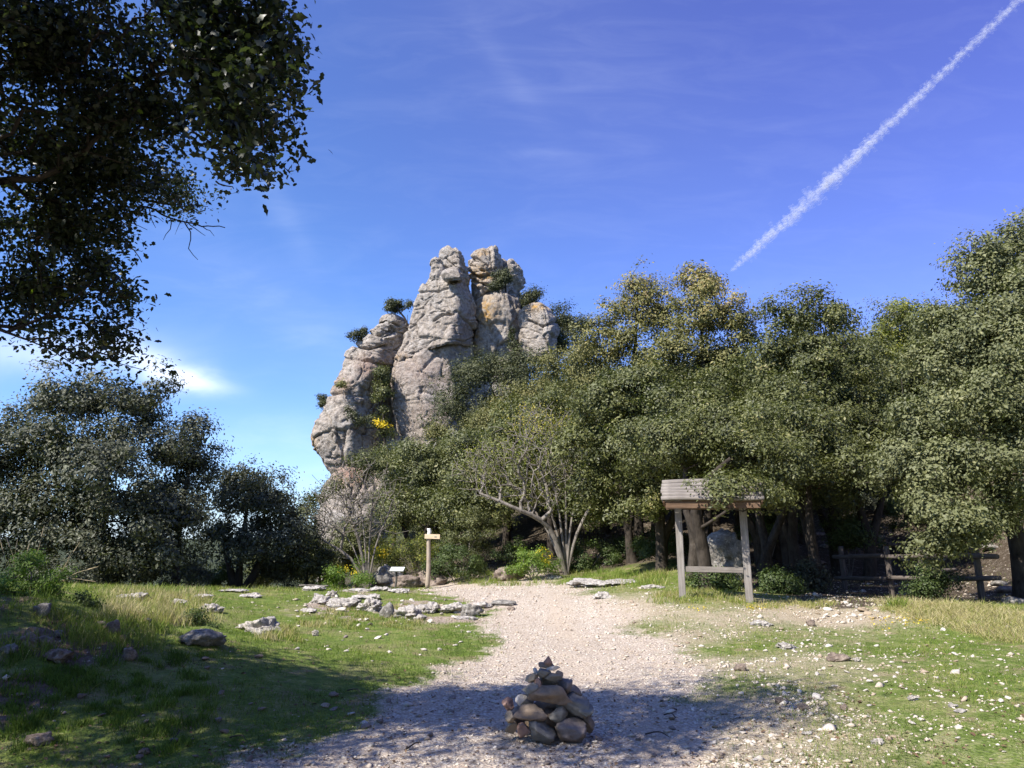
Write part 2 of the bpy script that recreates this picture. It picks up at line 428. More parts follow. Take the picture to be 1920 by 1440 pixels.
c = t.mix(thr(crop, n2, .45, .75, 1.2), c, t.mix(.5, grav, soil))
c = t.mix(thr(wood, n2, .35, .65, .8), c, t.mix(t.ramp(t.math('ADD', t.math('MULTIPLY', n3, .6), t.math('MULTIPLY', n2, .4)), [(.52, 0), (.62, .6)]), t.mix(.75, soil, rgb(.040, .034, .022)), rgb(.36, .31, .26)))  # litter colour under the trees, darkened further to stand for deep shade
c = t.mix(thr(path, t.math('MULTIPLY', t.math('ADD', n3, n2), .5), .22, .80, 2.6), c, grav)
geo = t.new('ShaderNodeSeparateXYZ'); t.put(geo.inputs[0], o)
far = t.ramp(t.math('DIVIDE', t.vmath('LENGTH', o).outputs['Value'], 200), [(.15, 0), (.24, 1)])
c = t.mix(far, c, t.ramp(t.noise(o, .35, 6, .7), [(.35, (.02, .028, .012)), (.65, (.07, .08, .035))]))
h = t.math('ADD', t.math('MULTIPLY', v1, -.6), t.math('ADD', t.math('MULTIPLY', n4, .4), n3))
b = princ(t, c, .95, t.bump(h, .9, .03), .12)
t.l.new(b.outputs[0], out.inputs[0]); M['ground'] = m

# ------------------------------------------------------------------ ground mesh: one sheet to the horizon
def graded(a0, step, lim, grow):
    v = [a0]
    while v[-1] < lim: v.append(v[-1] + step); step *= grow
    return np.array(v)
gx = graded(0, .055, 7.5, 1.004); gx = np.concatenate([gx, graded(gx[-1] + .2, .15, 4000, 1.09)])
gx = np.concatenate([-gx[:0:-1], gx])
gy = np.concatenate([-graded(1.0, .5, 1500, 1.35)[::-1], graded(-.5, .35, 4.2, 1.0)])
gy = np.concatenate([gy[gy < 4.3], graded(4.35, .045, 32, 1.0075)]); gy = np.concatenate([gy, graded(gy[-1] + .5, .5, 6000, 1.08)])
X, Y_ = np.meshgrid(gx, gy); xf, yf = X.ravel(), Y_.ravel()
zf = G(xf, yf); ms = masks(xf, yf)
q3 = np.stack([xf, yf, 0 * xf], 1); nearm = (np.hypot(xf, yf) < 34)
rough = np.zeros_like(xf); rough[nearm] = fbm(q3[nearm] * 4, 3)
zf = zf + rough * (0.05 * ms[2] + 0.02 * ms[0] * 0 + 0.05 * ms[4] + .03 * ms[3])
nx, ny = len(gx), len(gy)
i = np.arange(nx * ny).reshape(ny, nx)
Fq = np.stack([i[:-1, :-1], i[:-1, 1:], i[1:, 1:], i[1:, :-1]], -1).reshape(-1, 4)
me = mesh_from('ground', np.stack([xf, yf, zf], 1), Fq, [M['ground']], True,
               dict(path=ms[0], belt=ms[1], crop=ms[2], wood=ms[3], bank=ms[4]))
tag(link('ground', me), 'rolling ground with grass, a pale gravel path and bare soil', None, None, 'structure')

# ------------------------------------------------------------------ stones
def ico(sub):
    bm = bmesh.new(); bmesh.ops.create_icosphere(bm, subdivisions=sub, radius=1.0)
    V = np.array([v.co[:] for v in bm.verts]); Fc = np.array([[v.index for v in f.verts] for f in bm.faces]); bm.free()
    return V, Fc
ICO = {k: ico(k) for k in (1, 2, 3, 4, 5)}
def stone_v(sub, size, seed, cuts=9, rough_=.10, cutlo=.55, flat=0, fscale=2.2):
    r = np.random.default_rng(seed)
    V, Fc = ICO[sub]; V = V.copy()
    for _ in range(cuts):
        n = r.normal(size=3); n /= np.linalg.norm(n); d = r.uniform(cutlo, .92)
        e = V @ n - d; V -= np.where(e > 0, e, 0)[:, None] * n[None] * .985
    if rough_:
        off = r.uniform(0, 50, 3)
        V *= (1 + rough_ * fbm(V * fscale + off, 4) * 1.6)[:, None]
    ext = (V.max(0) - V.min(0)) / 2; V = (V - (V.max(0) + V.min(0)) / 2) / ext
    return V * np.array(size)[None] / 2, Fc

# joined small gravel (nobody could count it)
def scatter_pts(n, ylo, yhi, margin=.75):
    y = np.exp(rng.uniform(math.log(ylo), math.log(yhi), n)); x = rng.uniform(-1, 1, n) * (y * margin + .8)
    return x, y
def join_stones(name, x, y, size, label, mat, subs=1):
    n = len(x); V0, F0 = ICO[subs]; nv = len(V0)
    zz = G(x, y)
    shapes = np.stack([stone_v(subs, (2, 2, 2), 100 + k, 6, 0, .5)[0] for k in range(24)])
    S = shapes[rng.integers(0, 24, n)]
    sc3 = size[:, None] * np.stack([rng.uniform(.7, 1.5, n), rng.uniform(.7, 1.3, n), rng.uniform(.32, .75, n)], 1)
    a = rng.uniform(0, 6.28, n); ca, sa = np.cos(a), np.sin(a)
    S = S * sc3[:, None, :]
    tx, ty = rng.normal(0, .2, (2, n))
    S2 = np.stack([S[:, :, 0] * ca[:, None] - S[:, :, 1] * sa[:, None], S[:, :, 0] * sa[:, None] + S[:, :, 1] * ca[:, None],
                   S[:, :, 2] + S[:, :, 0] * tx[:, None] + S[:, :, 1] * ty[:, None]], -1)
    S2 += np.stack([x, y, zz + sc3[:, 2] * .25], 1)[:, None, :]
    Fc = (F0[None] + (np.arange(n) * nv)[:, None, None]).reshape(-1, 3)
    tone = np.repeat(np.clip(rng.beta(2.2, 1.8, n), 0, 1), nv)
    o = link(name, mesh_from(name, S2.reshape(-1, 3), Fc, [mat], False, dict(tone=tone)))
    return tag(o, label, None, None, 'stuff')
ICO[0] = (np.array([[0, 0, 1], [1, 0, .1], [.2, 1, 0], [-1, .1, .1], [0, -1, 0], [.1, 0, -1]], float),
          np.array([[0, 1, 2], [0, 2, 3], [0, 3, 4], [0, 4, 1], [5, 2, 1], [5, 3, 2], [5, 4, 3], [5, 1, 4]]))
def gravel_fields():
    # pebbles on the path
    x, y = scatter_pts(60000, 4.4, 25); p, b, cr, w, bk = masks(x, y)
    keep = rng.random(len(x)) < (p * .75)
    x, y = x[keep][:26000], y[keep][:26000]
    s = .004 * (1 + y * .16) * np.exp(rng.normal(0, .5, len(x)))
    join_stones('path_gravel', x, y, np.clip(s, .004, .035), 'loose pale pebbles strewn over the gravel path', M['gravel'], 0)
    # broken stone in the grass right of the path
    x, y = scatter_pts(120000, 4.4, 24); p, b, cr, w, bk = masks(x, y)
    dens = np.clip((b - .02) * (1 - p * .6), 0, 1) + cr * .35 + .30 * w * (x > 4) + bk * .12
    cl = 1.35 * sstep(perlin(np.stack([x * 1.7, y * 1.7, 0 * x], 1)) + .5 * perlin(np.stack([x * 5, y * 5, 0 * x], 1)), -.15, .55)
    keep = rng.random(len(x)) < dens * (0.14 + cl) * 1.0
    x, y = x[keep][:34000], y[keep][:34000]
    s = .0078 * (1 + y * .06) * np.exp(rng.normal(0, .5, len(x)))
    join_stones('broken_stone', x, y, np.clip(s, .008, .07), 'white broken limestone scattered in the grass beside the path', M['gravel'], 0)
gravel_fields()

def craggy(V, size, seed, amt):
    sz = np.array(size); q = V / sz.max() * 4.2; off = np.random.default_rng(seed).uniform(0, 60, 3)
    n = V / (np.linalg.norm(V / sz, axis=1)[:, None] + 1e-6) / sz ** 2; n /= np.linalg.norm(n, axis=1)[:, None] + 1e-9
    st = q * np.array([.7, .7, 2.4]); pl = perlin(st + off) * 3; f = np.floor(pl); pl = (f + sstep(pl - f, .55, .98)) / 3
    d = .30 * pl + .22 * fbm(q + off, 4, gain=.6) - .25 * sstep(perlin(q * 1.6 + off + 9), .18, .42) - .22 * np.exp(-(perlin(q * .8 + off + 20) / .05) ** 2)
    return V + n * (d * amt * sz.min())[:, None]
def rock(name, px, py, wpx, hpx, mat, label, cat='rock', group=None, sub=4, Y=None, seed=None, depth=.8, rough_=.16, sink=.25, tilt=0, cuts=8, parent=None, fs=2.2):
    """bottom centre of the rock in the photograph"""
    if Y is None: p = ground_at(px, py)
    else:
        p = P(px, py, Y); p[2] = g1(p[0], p[1]) if Y < 34 else p[2]
    k = ((p - EYE)[1] * CP + (p - EYE)[2] * SP) / F; w, h = wpx * k, hpx * k * (1 + sink)
    seed = seed if seed is not None else int(px * 7 + py * 3)
    lime = mat is M['lime']
    if lime: h *= .78 if 'boulder' not in name else .95; sink = .38; sub = min(5, sub + 1)
    V, Fc = stone_v(sub, (w, w * depth, h), seed, cuts, rough_, .55, fscale=fs)
    V = craggy(V, (w, w * depth, h), seed, (.3 if name == 'boulder' else .62 if lime else .35))
    V[:, 2] += h / 2 - h * sink / (1 + sink)
    o = link(name, mesh_from(name, V, Fc, [mat], True), None, (p[0], p[1] + w * depth * .35, p[2]), (0, tilt, 0))
    return tag(o, label, cat, group)

# ------------------------------------------------------------------ the cliff
def project(V):
    d = V - EYE[None]
    f = d[:, 1] * CP + d[:, 2] * SP; u = d[:, 0] / f; v = (-d[:, 1] * SP + d[:, 2] * CP) / f
    return 960 + u * F, 720 - v * F
def seg_dist(px, py, pts):
    best = np.full(len(px), 1e9)
    for (x0, y0), (x1, y1) in zip(pts[:-1], pts[1:]):
        dx, dy = x1 - x0, y1 - y0; t = np.clip(((px - x0) * dx + (py - y0) * dy) / (dx * dx + dy * dy), 0, 1)
        best = np.minimum(best, np.hypot(px - x0 - t * dx, py - y0 - t * dy))
    return best
def ZZ(l):                                    # coordinates read in an enlargement of the photograph
    return [(440 + r[0] / 3, 540 + r[1] / 3, 540 + r[2] / 3, (r[3] / 3 if len(r) > 3 else 0)) for r in l]
OCHRE = [(905, 515, 32, 14, 1.3), (885, 528, 16, 10, 1.2), (912, 590, 20, 30, 1.35), (893, 640, 8, 40, 1.2), (1000, 575, 28, 7, 1.2), (585, 835, 9, 25, .9), (905, 475, 14, 8, .9), (750, 670, 24, 8, .5)]
PINK = [(665, 890, 45, 26, 1.3), (690, 690, 22, 25, .8), (790, 700, 70, 40, .45), (870, 620, 20, 40, .5), (640, 720, 30, 20, .5), (800, 780, 60, 30, .35)]
def cliff_block(parent, base, rows, Y, sect, seed, nz=110, na=190, kd=1.0, amp=1.0, cracks=(), round_=5, strata=1.0):
    rows = np.array(rows, float)
    py = np.linspace(rows[0, 0], rows[-1, 0], nz)
    xl = np.interp(py, rows[:, 0], rows[:, 1]); xr = np.interp(py, rows[:, 0], rows[:, 2]); tl = np.interp(py, rows[:, 0], rows[:, 3])
    def sm(a):
        b = np.convolve(np.pad(a, 2, 'edge'), [.1, .22, .36, .22, .1], 'valid'); return b
    xl, xr, tl = sm(xl), sm(xr), sm(tl)
    poly = np.array(sect, float); poly = np.vstack([poly, poly[:1]])
    L = np.concatenate([[0], np.cumsum(np.hypot(*np.diff(poly, axis=0).T))]); s = np.linspace(0, L[-1], na, endpoint=False)
    U = np.stack([np.interp(s, L, poly[:, 0]), np.interp(s, L, poly[:, 1])], 1)
    kern = np.exp(-np.linspace(-2, 2, 2 * round_ + 1) ** 2); kern /= kern.sum()
    for c in (0, 1): U[:, c] = np.convolve(np.concatenate([U[-round_:, c], U[:, c], U[:round_, c]]), kern, 'valid')
    U[:, 0] /= np.abs(U[:, 0]).max()
    k = mpp(Y); amax = (xr - xl).max() / 2 * k
    Vs = []
    for j in range(nz):
        c = P((xl[j] + xr[j]) / 2, py[j], Y); a = (xr[j] - xl[j]) / 2 * k
        b = kd * amax * (a / amax) ** .6
        Vs.append(np.stack([c[0] + U[:, 0] * a, c[1] + U[:, 1] * b, np.full(na, c[2]) + U[:, 0] * tl[j] * k * .5], 1))
    V = np.concatenate(Vs)
    i = np.arange(nz * na).reshape(nz, na)
    Fq = np.stack([i[:-1], np.roll(i[:-1], -1, 1), np.roll(i[1:], -1, 1), i[1:]], -1).reshape(-1, 4)[:, ::-1]
    top = len(V); V = np.vstack([V, V[:na].mean(0) + [0, 0, .05 * k * 20], V[-na:].mean(0)])
    tops = np.stack([i[0], np.roll(i[0], -1), np.full(na, top), np.full(na, top)], -1)
    # normals
    P0 = V[:nz * na].reshape(nz, na, 3)
    du = np.roll(P0, -1, 1) - np.roll(P0, 1, 1); dv = np.gradient(P0, axis=0)
    N = np.cross(du, dv); N /= np.linalg.norm(N, axis=2, keepdims=True) + 1e-9; N = N.reshape(-1, 3)
    cen = P0.mean(1, keepdims=True); sgn = np.sign(((P0 - cen).reshape(-1, 3) * N).sum(1).mean()); N *= sgn
    q = P0.reshape(-1, 3); off = np.random.default_rng(seed).uniform(0, 40, 3)
    warp = q + .5 * np.stack([perlin(q * .4 + off), perlin(q * .4 + off + 9), perlin(q * .4 + off + 19)], 1)
    st = np.stack([warp[:, 0] * .22 + warp[:, 2] * .12, warp[:, 1] * .3, warp[:, 2] * 1.05 - warp[:, 0] * .2], 1)
    sr = perlin(st + off); st2 = perlin(st * 2.3 + off + 5)
    # blocky relief: plateaus with sharp breaks
    def plate(v, n=2.6): 
        w = v * n; f = np.floor(w); return (f + sstep(w - f, .62, .98)) / n
    d = .34 * fbm(q * .32 + off, 3) + strata * (.15 * plate(sr) + .07 * plate(st2)) + .07 * fbm(q * 1.1 + off, 4, gain=.55) + .03 * fbm(q * 4 + off, 3)
    _, e1, id1, v1_ = worley(np.stack([warp[:, 0] * .30, warp[:, 1] * .30, warp[:, 2] * .34 + warp[:, 0] * .06], 1) + off, seed)
    _, e2, id2, v2_ = worley(np.stack([warp[:, 0] * .85, warp[:, 1] * .85, warp[:, 2] * 1.05 + warp[:, 0] * .2], 1) + off, seed + 7)
    tl1 = np.stack([np.cos(id1 * 40), np.sin(id1 * 40), np.cos(id1 * 77) * .6], 1); tl2 = np.stack([np.cos(id2 * 40), np.sin(id2 * 40), np.cos(id2 * 77)], 1)
    d += strata ** .5 * (.18 * (id1 - .5) + .36 * (v1_ * tl1).sum(1) + .06 * (id2 - .5) + .09 * (v2_ * tl2).sum(1))
    d -= .22 * np.exp(-(e1 / .035) ** 2) + .07 * np.exp(-(e2 / .06) ** 2) * (id2 > .35)
    z0 = np.abs(perlin(np.stack([warp[:, 0] * .38, warp[:, 1] * .38, warp[:, 2] * .5], 1) + off + 30))
    d -= .30 * np.exp(-(z0 / .022) ** 2) * (perlin(q * .3 + off + 3) > -.08)
    z1 = np.abs(sr); d -= strata * .22 * np.exp(-(z1 / .03) ** 2) * (perlin(q * .35 + off + 13) > .05)
    pit = perlin(q * 2.1 + off + 50); d -= .15 * sstep(pit, .30, .5)
    d += .16
    px, pyy = project(q)
    for pts, w, dep in cracks:
        d -= dep * np.exp(-(seg_dist(px, pyy, pts) / w) ** 2)
    q = q + N * (d * amp)[:, None]
    V[:nz * na] = q
    qq = q
    och = np.zeros(len(V)); pk = np.zeros(len(V)); px, pyy = project(V)
    for cx, cy, rx, ry, s_ in OCHRE: och = np.maximum(och, s_ * np.exp(-((px - cx) / rx) ** 2 - ((pyy - cy) / ry) ** 2))
    for cx, cy, rx, ry, s_ in PINK: pk = np.maximum(pk, s_ * np.exp(-((px - cx) / rx) ** 2 - ((pyy - cy) / ry) ** 2))
    V = V - np.array(base)[None]
    Fq = np.vstack([Fq, tops[:, ::-1]])
    me = bpy.data.meshes.new('rock_block')
    faces = Fq[:-na].tolist() + [f[1:] if f[0] == f[1] else f[:3] for f in (tops[:, :3]).tolist()]
    me.from_pydata(V.tolist(), [], faces)
    me.materials.append(M['cliff']); me.polygons.foreach_set('use_smooth', np.ones(len(me.polygons), bool))
    for an, av in (('ochre', och), ('pink', pk)):
        a_ = me.attributes.new(an, 'FLOAT', 'POINT'); a_.data.foreach_set('value', np.ascontiguousarray(av, np.float32))
    me.update()
    bm = bmesh.new(); bm.from_mesh(me); bmesh.ops.recalc_face_normals(bm, faces=bm.faces); bm.to_mesh(me); bm.free()
    return link('rock_block', me, parent)

SEC_B = [(-1, .15), (-.9, -.35), (.42, -1.0), (.55, -.93), (1, -.05), (.85, .8), (-.5, .9)]
SEC_C = [(-1, .1), (-.85, -.6), (-.2, -1), (.45, -.85), (1, -.1), (.7, .9), (-.6, .9)]
SEC_A = [(-1, .2), (-.8, -.5), (-.1, -1), (.35, -.95), (1, -.05), (.8, .8), (-.5, .9)]
SEC_R = [(-1, 0), (-.75, -.7), (0, -1), (.75, -.7), (1, 0), (.7, .8), (-.7, .8)]
bB = tuple(P(850, 840, 60))
pinn = empty('rock_pinnacle', bB)
tag(pinn, 'tall pale central rock pinnacle split by a slanting crack, with a boulder head', 'rock pinnacle', 'summit pinnacles of the crag')
cliff_block(pinn, bB, ZZ([(85, 900, 950), (92, 876, 975), (110, 862, 992), (150, 856, 1004), (200, 850, 1008), (260, 852, 1012), (290, 870, 1010)]), 60, SEC_B, 1, 60, 120, 1.0, .75)
cliff_block(pinn, bB, ZZ([(138, 826, 846), (146, 808, 866), (175, 800, 880), (210, 802, 890), (245, 792, 892), (262, 800, 890)]), 59.4, SEC_R, 2, 40, 90, 1.0, .5)
cliff_block(pinn, bB, ZZ([(193, 915, 950), (202, 885, 968), (225, 868, 980), (248, 880, 984), (268, 905, 975)]), 57.6, SEC_R, 3, 36, 90, .9, .45)
cliff_block(pinn, bB, ZZ([(228, 830, 975), (242, 798, 995), (300, 745, 1014), (370, 716, 1038), (400, 700, 1054), (440, 692, 1052), (520, 668, 1046), (590, 645, 1042, 45), (640, 615, 1042, 80), (655, 596, 1042, 88), (668, 592, 1040, 92), (676, 620, 1020, 92)]), 60, SEC_B, 4, 150, 240, .82, .62,
            [([(815, 602), (832, 590), (850, 590)], 2.2, .5), ([(745, 555), (800, 548), (840, 540)], 1.8, .3)], 4, .7)
cliff_block(pinn, bB, ZZ([(632, 660, 1000, 70), (655, 612, 1030, 82), (700, 598, 1040, 60), (760, 582, 1050, 20), (830, 572, 1060), (900, 576, 1066), (1000, 592, 1066), (1100, 612, 1060), (1200, 636, 1050), (1300, 655, 1040), (1400, 660, 1040)]), 60.6, SEC_C, 5, 130, 230, .75, .62, [], 6, .5)
bC = tuple(P(935, 650, 62))
pin2 = empty('rock_pinnacle', bC)
tag(pin2, 'right hand rock pinnacle with ochre stained bands and a bush near its top', 'rock pinnacle', 'summit pinnacles of the crag')
cliff_block(pin2, bC, ZZ([(78, 1105, 1140), (88, 1062, 1162), (110, 1035, 1185), (150, 1012, 1200), (200, 1003, 1210), (240, 1006, 1215), (300, 1028, 1220), (345, 1048, 1215), (378, 1062, 1210)]), 61.5, SEC_C, 11, 100, 180, .95, .85, [([(860, 505), (900, 520), (930, 512)], 2.5, .6), ([(862, 490), (890, 482), (915, 498)], 2, .5), ([(868, 520), (925, 540)], 2, .5), ([(905, 530), (908, 560)], 1.6, .5)], 5, 1.6)
cliff_block(pin2, bC, ZZ([(138, 1188, 1215), (150, 1180, 1245), (180, 1175, 1280), (220, 1170, 1300), (280, 1170, 1312), (330, 1160, 1325), (380, 1160, 1330), (420, 1170, 1325)]), 63, SEC_C, 12, 70, 130, 1.2, .9, [], 5, 1.3)
cliff_block(pin2, bC, ZZ([(360, 1085, 1290), (372, 1066, 1310), (400, 1054, 1318), (450, 1040, 1335), (550, 1034, 1345), (640, 1036, 1355), (720, 1045, 1340), (800, 1045, 1345), (1100, 1040, 1370), (1400, 1040, 1370)]), 62, SEC_C, 13, 110, 200, .85, .75, [([(960, 565), (975, 600), (985, 620)], 2, .7)], 5, .8)
bD = tuple(P(1010, 640, 60.5))
o = cliff_block(None, bD, ZZ([(398, 1360, 1430), (408, 1325, 1458), (435, 1303, 1482), (475, 1292, 1500), (530, 1298, 1512), (600, 1300, 1516), (700, 1300, 1510)]), 60, SEC_B, 14, 80, 140, 1.0, .6, [([(990, 600), (1015, 612), (1040, 606)], 1.8, .5)], 4, .9)
o.name = 'summit_boulder'; o.location = bD; tag(o, 'rounded boulder with an orange top right of the ochre stained pinnacle', 'boulder')
bA = tuple(P(660, 880, 61))
but = empty('rock_buttress', bA)
tag(but, 'bulging left rock buttress overhanging the trees with ledges near its top', 'rock buttress')
cliff_block(but, bA, ZZ([(463, 560, 620), (468, 528, 645), (482, 512, 662), (505, 508, 672)]), 61.5, SEC_A, 20, 30, 150, 1.3, .35, [], 5, .4)
cliff_block(but, bA, ZZ([(498, 520, 665), (512, 478, 668), (540, 440, 662), (562, 428, 655), (600, 382, 645), (650, 345, 630), (700, 330, 615), (740, 314, 610), (790, 300, 600), (840, 300, 590)]), 61, SEC_A, 21, 120, 210, .9, .85, [([(658, 645), (690, 655), (725, 648)], 2.2, .6), ([(680, 620), (710, 628), (735, 622)], 2, .6), ([(690, 605), (725, 600), (750, 612)], 1.6, .5)], 5, 1.7)
cliff_block(but, bA, ZZ([(748, 350, 520), (770, 318, 545), (800, 285, 560), (850, 262, 545), (900, 236, 505), (1000, 188, 490), (1060, 146, 492), (1125, 121, 497), (1200, 143, 500), (1250, 178, 492), (1310, 218, 440), (1380, 262, 440), (1450, 315, 430), (1560, 330, 430), (1700, 330, 430)]), 60, SEC_A, 22, 170, 250, .85, .8, [([(600, 745), (640, 738), (680, 745)], 2, .4)], 5, .75)
cliff_block(but, bA, ZZ([(690, 470, 640), (760, 455, 650), (900, 450, 655), (1100, 460, 660), (1300, 470, 670), (1500, 470, 670)]), 64, SEC_R, 23, 60, 110, .7, .9)
cliff_block(but, bA, ZZ([(1108, 575, 600), (1125, 555, 625), (1180, 540, 640), (1250, 535, 650), (1350, 530, 660)]), 59, SEC_R, 24, 40, 80, .8, .5)
bF = tuple(P(670, 1090, 50))
o = cliff_block(None, bF, [(880, 655, 690, 0), (895, 630, 715, 0), (930, 606, 735, 0), (985, 598, 745, 0), (1060, 604, 750, 0), (1200, 600, 755, 0)], 50, SEC_C, 30, 100, 170, .8, .9)
o.name = 'lower_rock_face'; o.location = bF; tag(o, 'grey lower rock face seen through the bare branched shrub', 'rock face')
for a in [(852, 835, 78, 40, 47, 'flat topped pale rock ledge below the central pinnacle', 31), (872, 838, 42, 22, 46.5, 'small pale rock beside the flat topped ledge', 32)]:
    k = mpp(a[4]); c = P(a[0], a[1], a[4])
    V, Fc = stone_v(4, (a[2] * k, a[2] * k * .9, a[3] * k * 1.5), a[6], 10, .12)
    o = link('rock_ledge', mesh_from('rock_ledge', V, Fc, [M['grey']], True), None, tuple(c)); tag(o, a[5], 'rock')

# ------------------------------------------------------------------ trees
def tubes(P0, P1, r0, r1, ns=5):
    """joined tapering limbs"""
    d = P1 - P0; L = np.linalg.norm(d, axis=1, keepdims=True) + 1e-9; d = d / L
    ref = np.where(np.abs(d[:, 2:3]) > .9, np.array([[1., 0, 0]]), np.array([[0, 0, 1.]]))
    a = np.cross(d, ref); a /= np.linalg.norm(a, axis=1, keepdims=True); b = np.cross(d, a)
    th = np.arange(ns) * 2 * math.pi / ns; ct, st = np.cos(th), np.sin(th)
    ring = a[:, None, :] * ct[None, :, None] + b[:, None, :] * st[None, :, None]
    A = P0[:, None] + ring * r0[:, None, None]; B = P1[:, None] + ring * r1[:, None, None]
    V = np.concatenate([A, B], 1).reshape(-1, 3); n = len(P0)
    k = np.arange(ns); f = np.stack([k, (k + 1) % ns, (k + 1) % ns + ns, k + ns], 1)
    Fc = (f[None] + (np.arange(n) * 2 * ns)[:, None, None]).reshape(-1, 4)
    return V, Fc
def polyline_nodes(pts, step=.3):
    pts = np.array(pts, float); out = [pts[0]]
    n = len(pts)
    for i in range(n - 1):
        p0 = pts[max(i - 1, 0)]; p1 = pts[i]; p2 = pts[i + 1]; p3 = pts[min(i + 2, n - 1)]
        m = max(2, int(np.linalg.norm(p2 - p1) / step))
        for t in np.linspace(0, 1, m + 1)[1:]:
            out.append(.5 * ((2 * p1) + (p2 - p0) * t + (2 * p0 - 5 * p1 + 4 * p2 - p3) * t * t + (3 * p1 - p0 - 3 * p2 + p3) * t ** 3))
    return out
def skeleton(stems, targets, r, rt=.006, step=.35, expo=2.3, rmax=None, bend=.12):
    nodes = []; par = []; plen = []
    for st in stems:
        prev = -1
        if nodes and not isinstance(st, tuple): prev = 0
        pl = 0.0
        for j, p in enumerate(polyline_nodes(st, step)):
            if j == 0 and prev == 0: continue
            nodes.append(np.array(p)); par.append(prev)
            pl += 0 if j == 0 else np.linalg.norm(nodes[-1] - nodes[-2]); plen.append(pl); prev = len(nodes) - 1
    cap = len(nodes) + len(targets) * 24 + 10
    NA = np.zeros((cap, 3)); NA[:len(nodes)] = nodes; PL = np.zeros(cap); PL[:len(nodes)] = plen; n = len(nodes)
    par = par + [0] * (cap - n); allow0 = max(1, int(.25 * n))
    top = nodes[0]
    order = np.argsort(np.linalg.norm(targets - top, axis=1))
    tips = []
    for ti in order:
        t = targets[ti]
        d = np.linalg.norm(NA[:n] - t, axis=1); cost = d + .22 * PL[:n] 
        # limbs grow outwards and upwards rather than back down
        cost += .8 * np.clip(NA[:n, 2] - t[2], 0, None); cost[:allow0 if n > allow0 else 0] += 3
        j = int(np.argmin(cost)); D = d[j]
        m = min(20, max(1, int(D / step))); a = NA[j].copy(); perp = r.normal(size=3) * D * bend + np.array([0, 0, -.10 * D])
        for s in range(1, m + 1):
            u = s / m; p = a + (t - a) * u + perp * (4 * u * (1 - u)) * .5 + (r.normal(size=3) * .03 * min(D, 1) if s < m else 0)
            NA[n] = p; par[n] = j; PL[n] = PL[j] + D / m; j = n; n += 1
        tips.append(j)
    NA = NA[:n]; par = np.array(par[:n]); acc = np.zeros(n)
    has = np.zeros(n, bool); has[par[par >= 0]] = True
    acc[~has] = rt ** expo
    for k in range(n - 1, -1, -1):
        if par[k] >= 0: acc[par[k]] += acc[k]
    rad = acc ** (1 / expo)
    if rmax: rad = rad * min(1.0, 1e9) ; rad = np.minimum(rad, rmax)
    return NA, par, rad
def leaves(C, out, n, spread, size, r, flat=.75, aspect=.55, tone_c=None):
    """n leaves round every clump centre: folded four-cornered blades"""
    m = len(C); cid = np.repeat(np.arange(m), n); N = len(cid)
    off = r.normal(size=(N, 3)) * (spread[cid] if hasattr(spread, '__len__') else spread)[..., None] if hasattr(spread, '__len__') else r.normal(size=(N, 3)) * spread
    off[:, 2] *= flat
    c = C[cid] + off
    nrm = out[cid] * .75 + off / (np.linalg.norm(off, axis=1, keepdims=True) + 1e-6) * .45 + r.normal(size=(N, 3)) * .42; nrm[:, 2] += .30
    nrm /= np.linalg.norm(nrm, axis=1, keepdims=True)
    t = r.normal(size=(N, 3)); t -= (t * nrm).sum(1, keepdims=True) * nrm; t /= np.linalg.norm(t, axis=1, keepdims=True)
    b = np.cross(nrm, t); s = size * np.exp(r.normal(0, .25, N))[:, None]
    v0 = c - t * s * .5; v2 = c + t * s * .5; v1 = c + b * s * aspect * .5 + nrm * s * .12; v3 = c - b * s * aspect * .5 + nrm * s * .12
    V = np.stack([v0, v1, v2, v3], 1).reshape(-1, 3)
    k = np.arange(N)[:, None] * 4
    Fc = np.concatenate([k + [[0, 1, 2]], k + [[0, 2, 3]]], 1).reshape(-1, 3)
    tc = r.normal(.42, .13, m) if tone_c is None else tone_c
    tone = np.clip(tc[cid] + r.normal(0, .16, N), 0, 1)
    return V, Fc, np.repeat(tone, 4)
def _shell_points(ells, n, r, shell, irr, seed):
    E = np.array(ells, float); w = (E[:, 3] * E[:, 5]) ** .9; w /= w.sum()
    pts = []; outs = []
    while len(pts) < n:
        m = n * 2; k = r.choice(len(E), m, p=w)
        d = r.normal(size=(m, 3)); d /= np.linalg.norm(d, axis=1, keepdims=True)
        d[:, 2] = np.where((d[:, 2] < -.5) & (r.random(m) < .5), -d[:, 2], d[:, 2])
        rad = np.where(r.random(m) < .25, r.uniform(.3, .8, m), 1 - shell * r.random(m) ** 1.6)
        rad *= 1 + irr * fbm(d * 1.9 + E[k, :3] * .7 + seed, 2) * 1.5
        p = E[k, :3] + d * rad[:, None] * E[k, 3:6]
        ins = np.zeros(m, int)
        for e in range(len(E)):
            q = ((p - E[e, :3]) / E[e, 3:6]); ins += (np.linalg.norm(q, axis=1) < .62) & (k != e)
        ok = (ins == 0) | (r.random(m) < .12)
        pts += list(p[ok]); outs += list(d[ok])
    return np.array(pts[:n]), np.array(outs[:n])
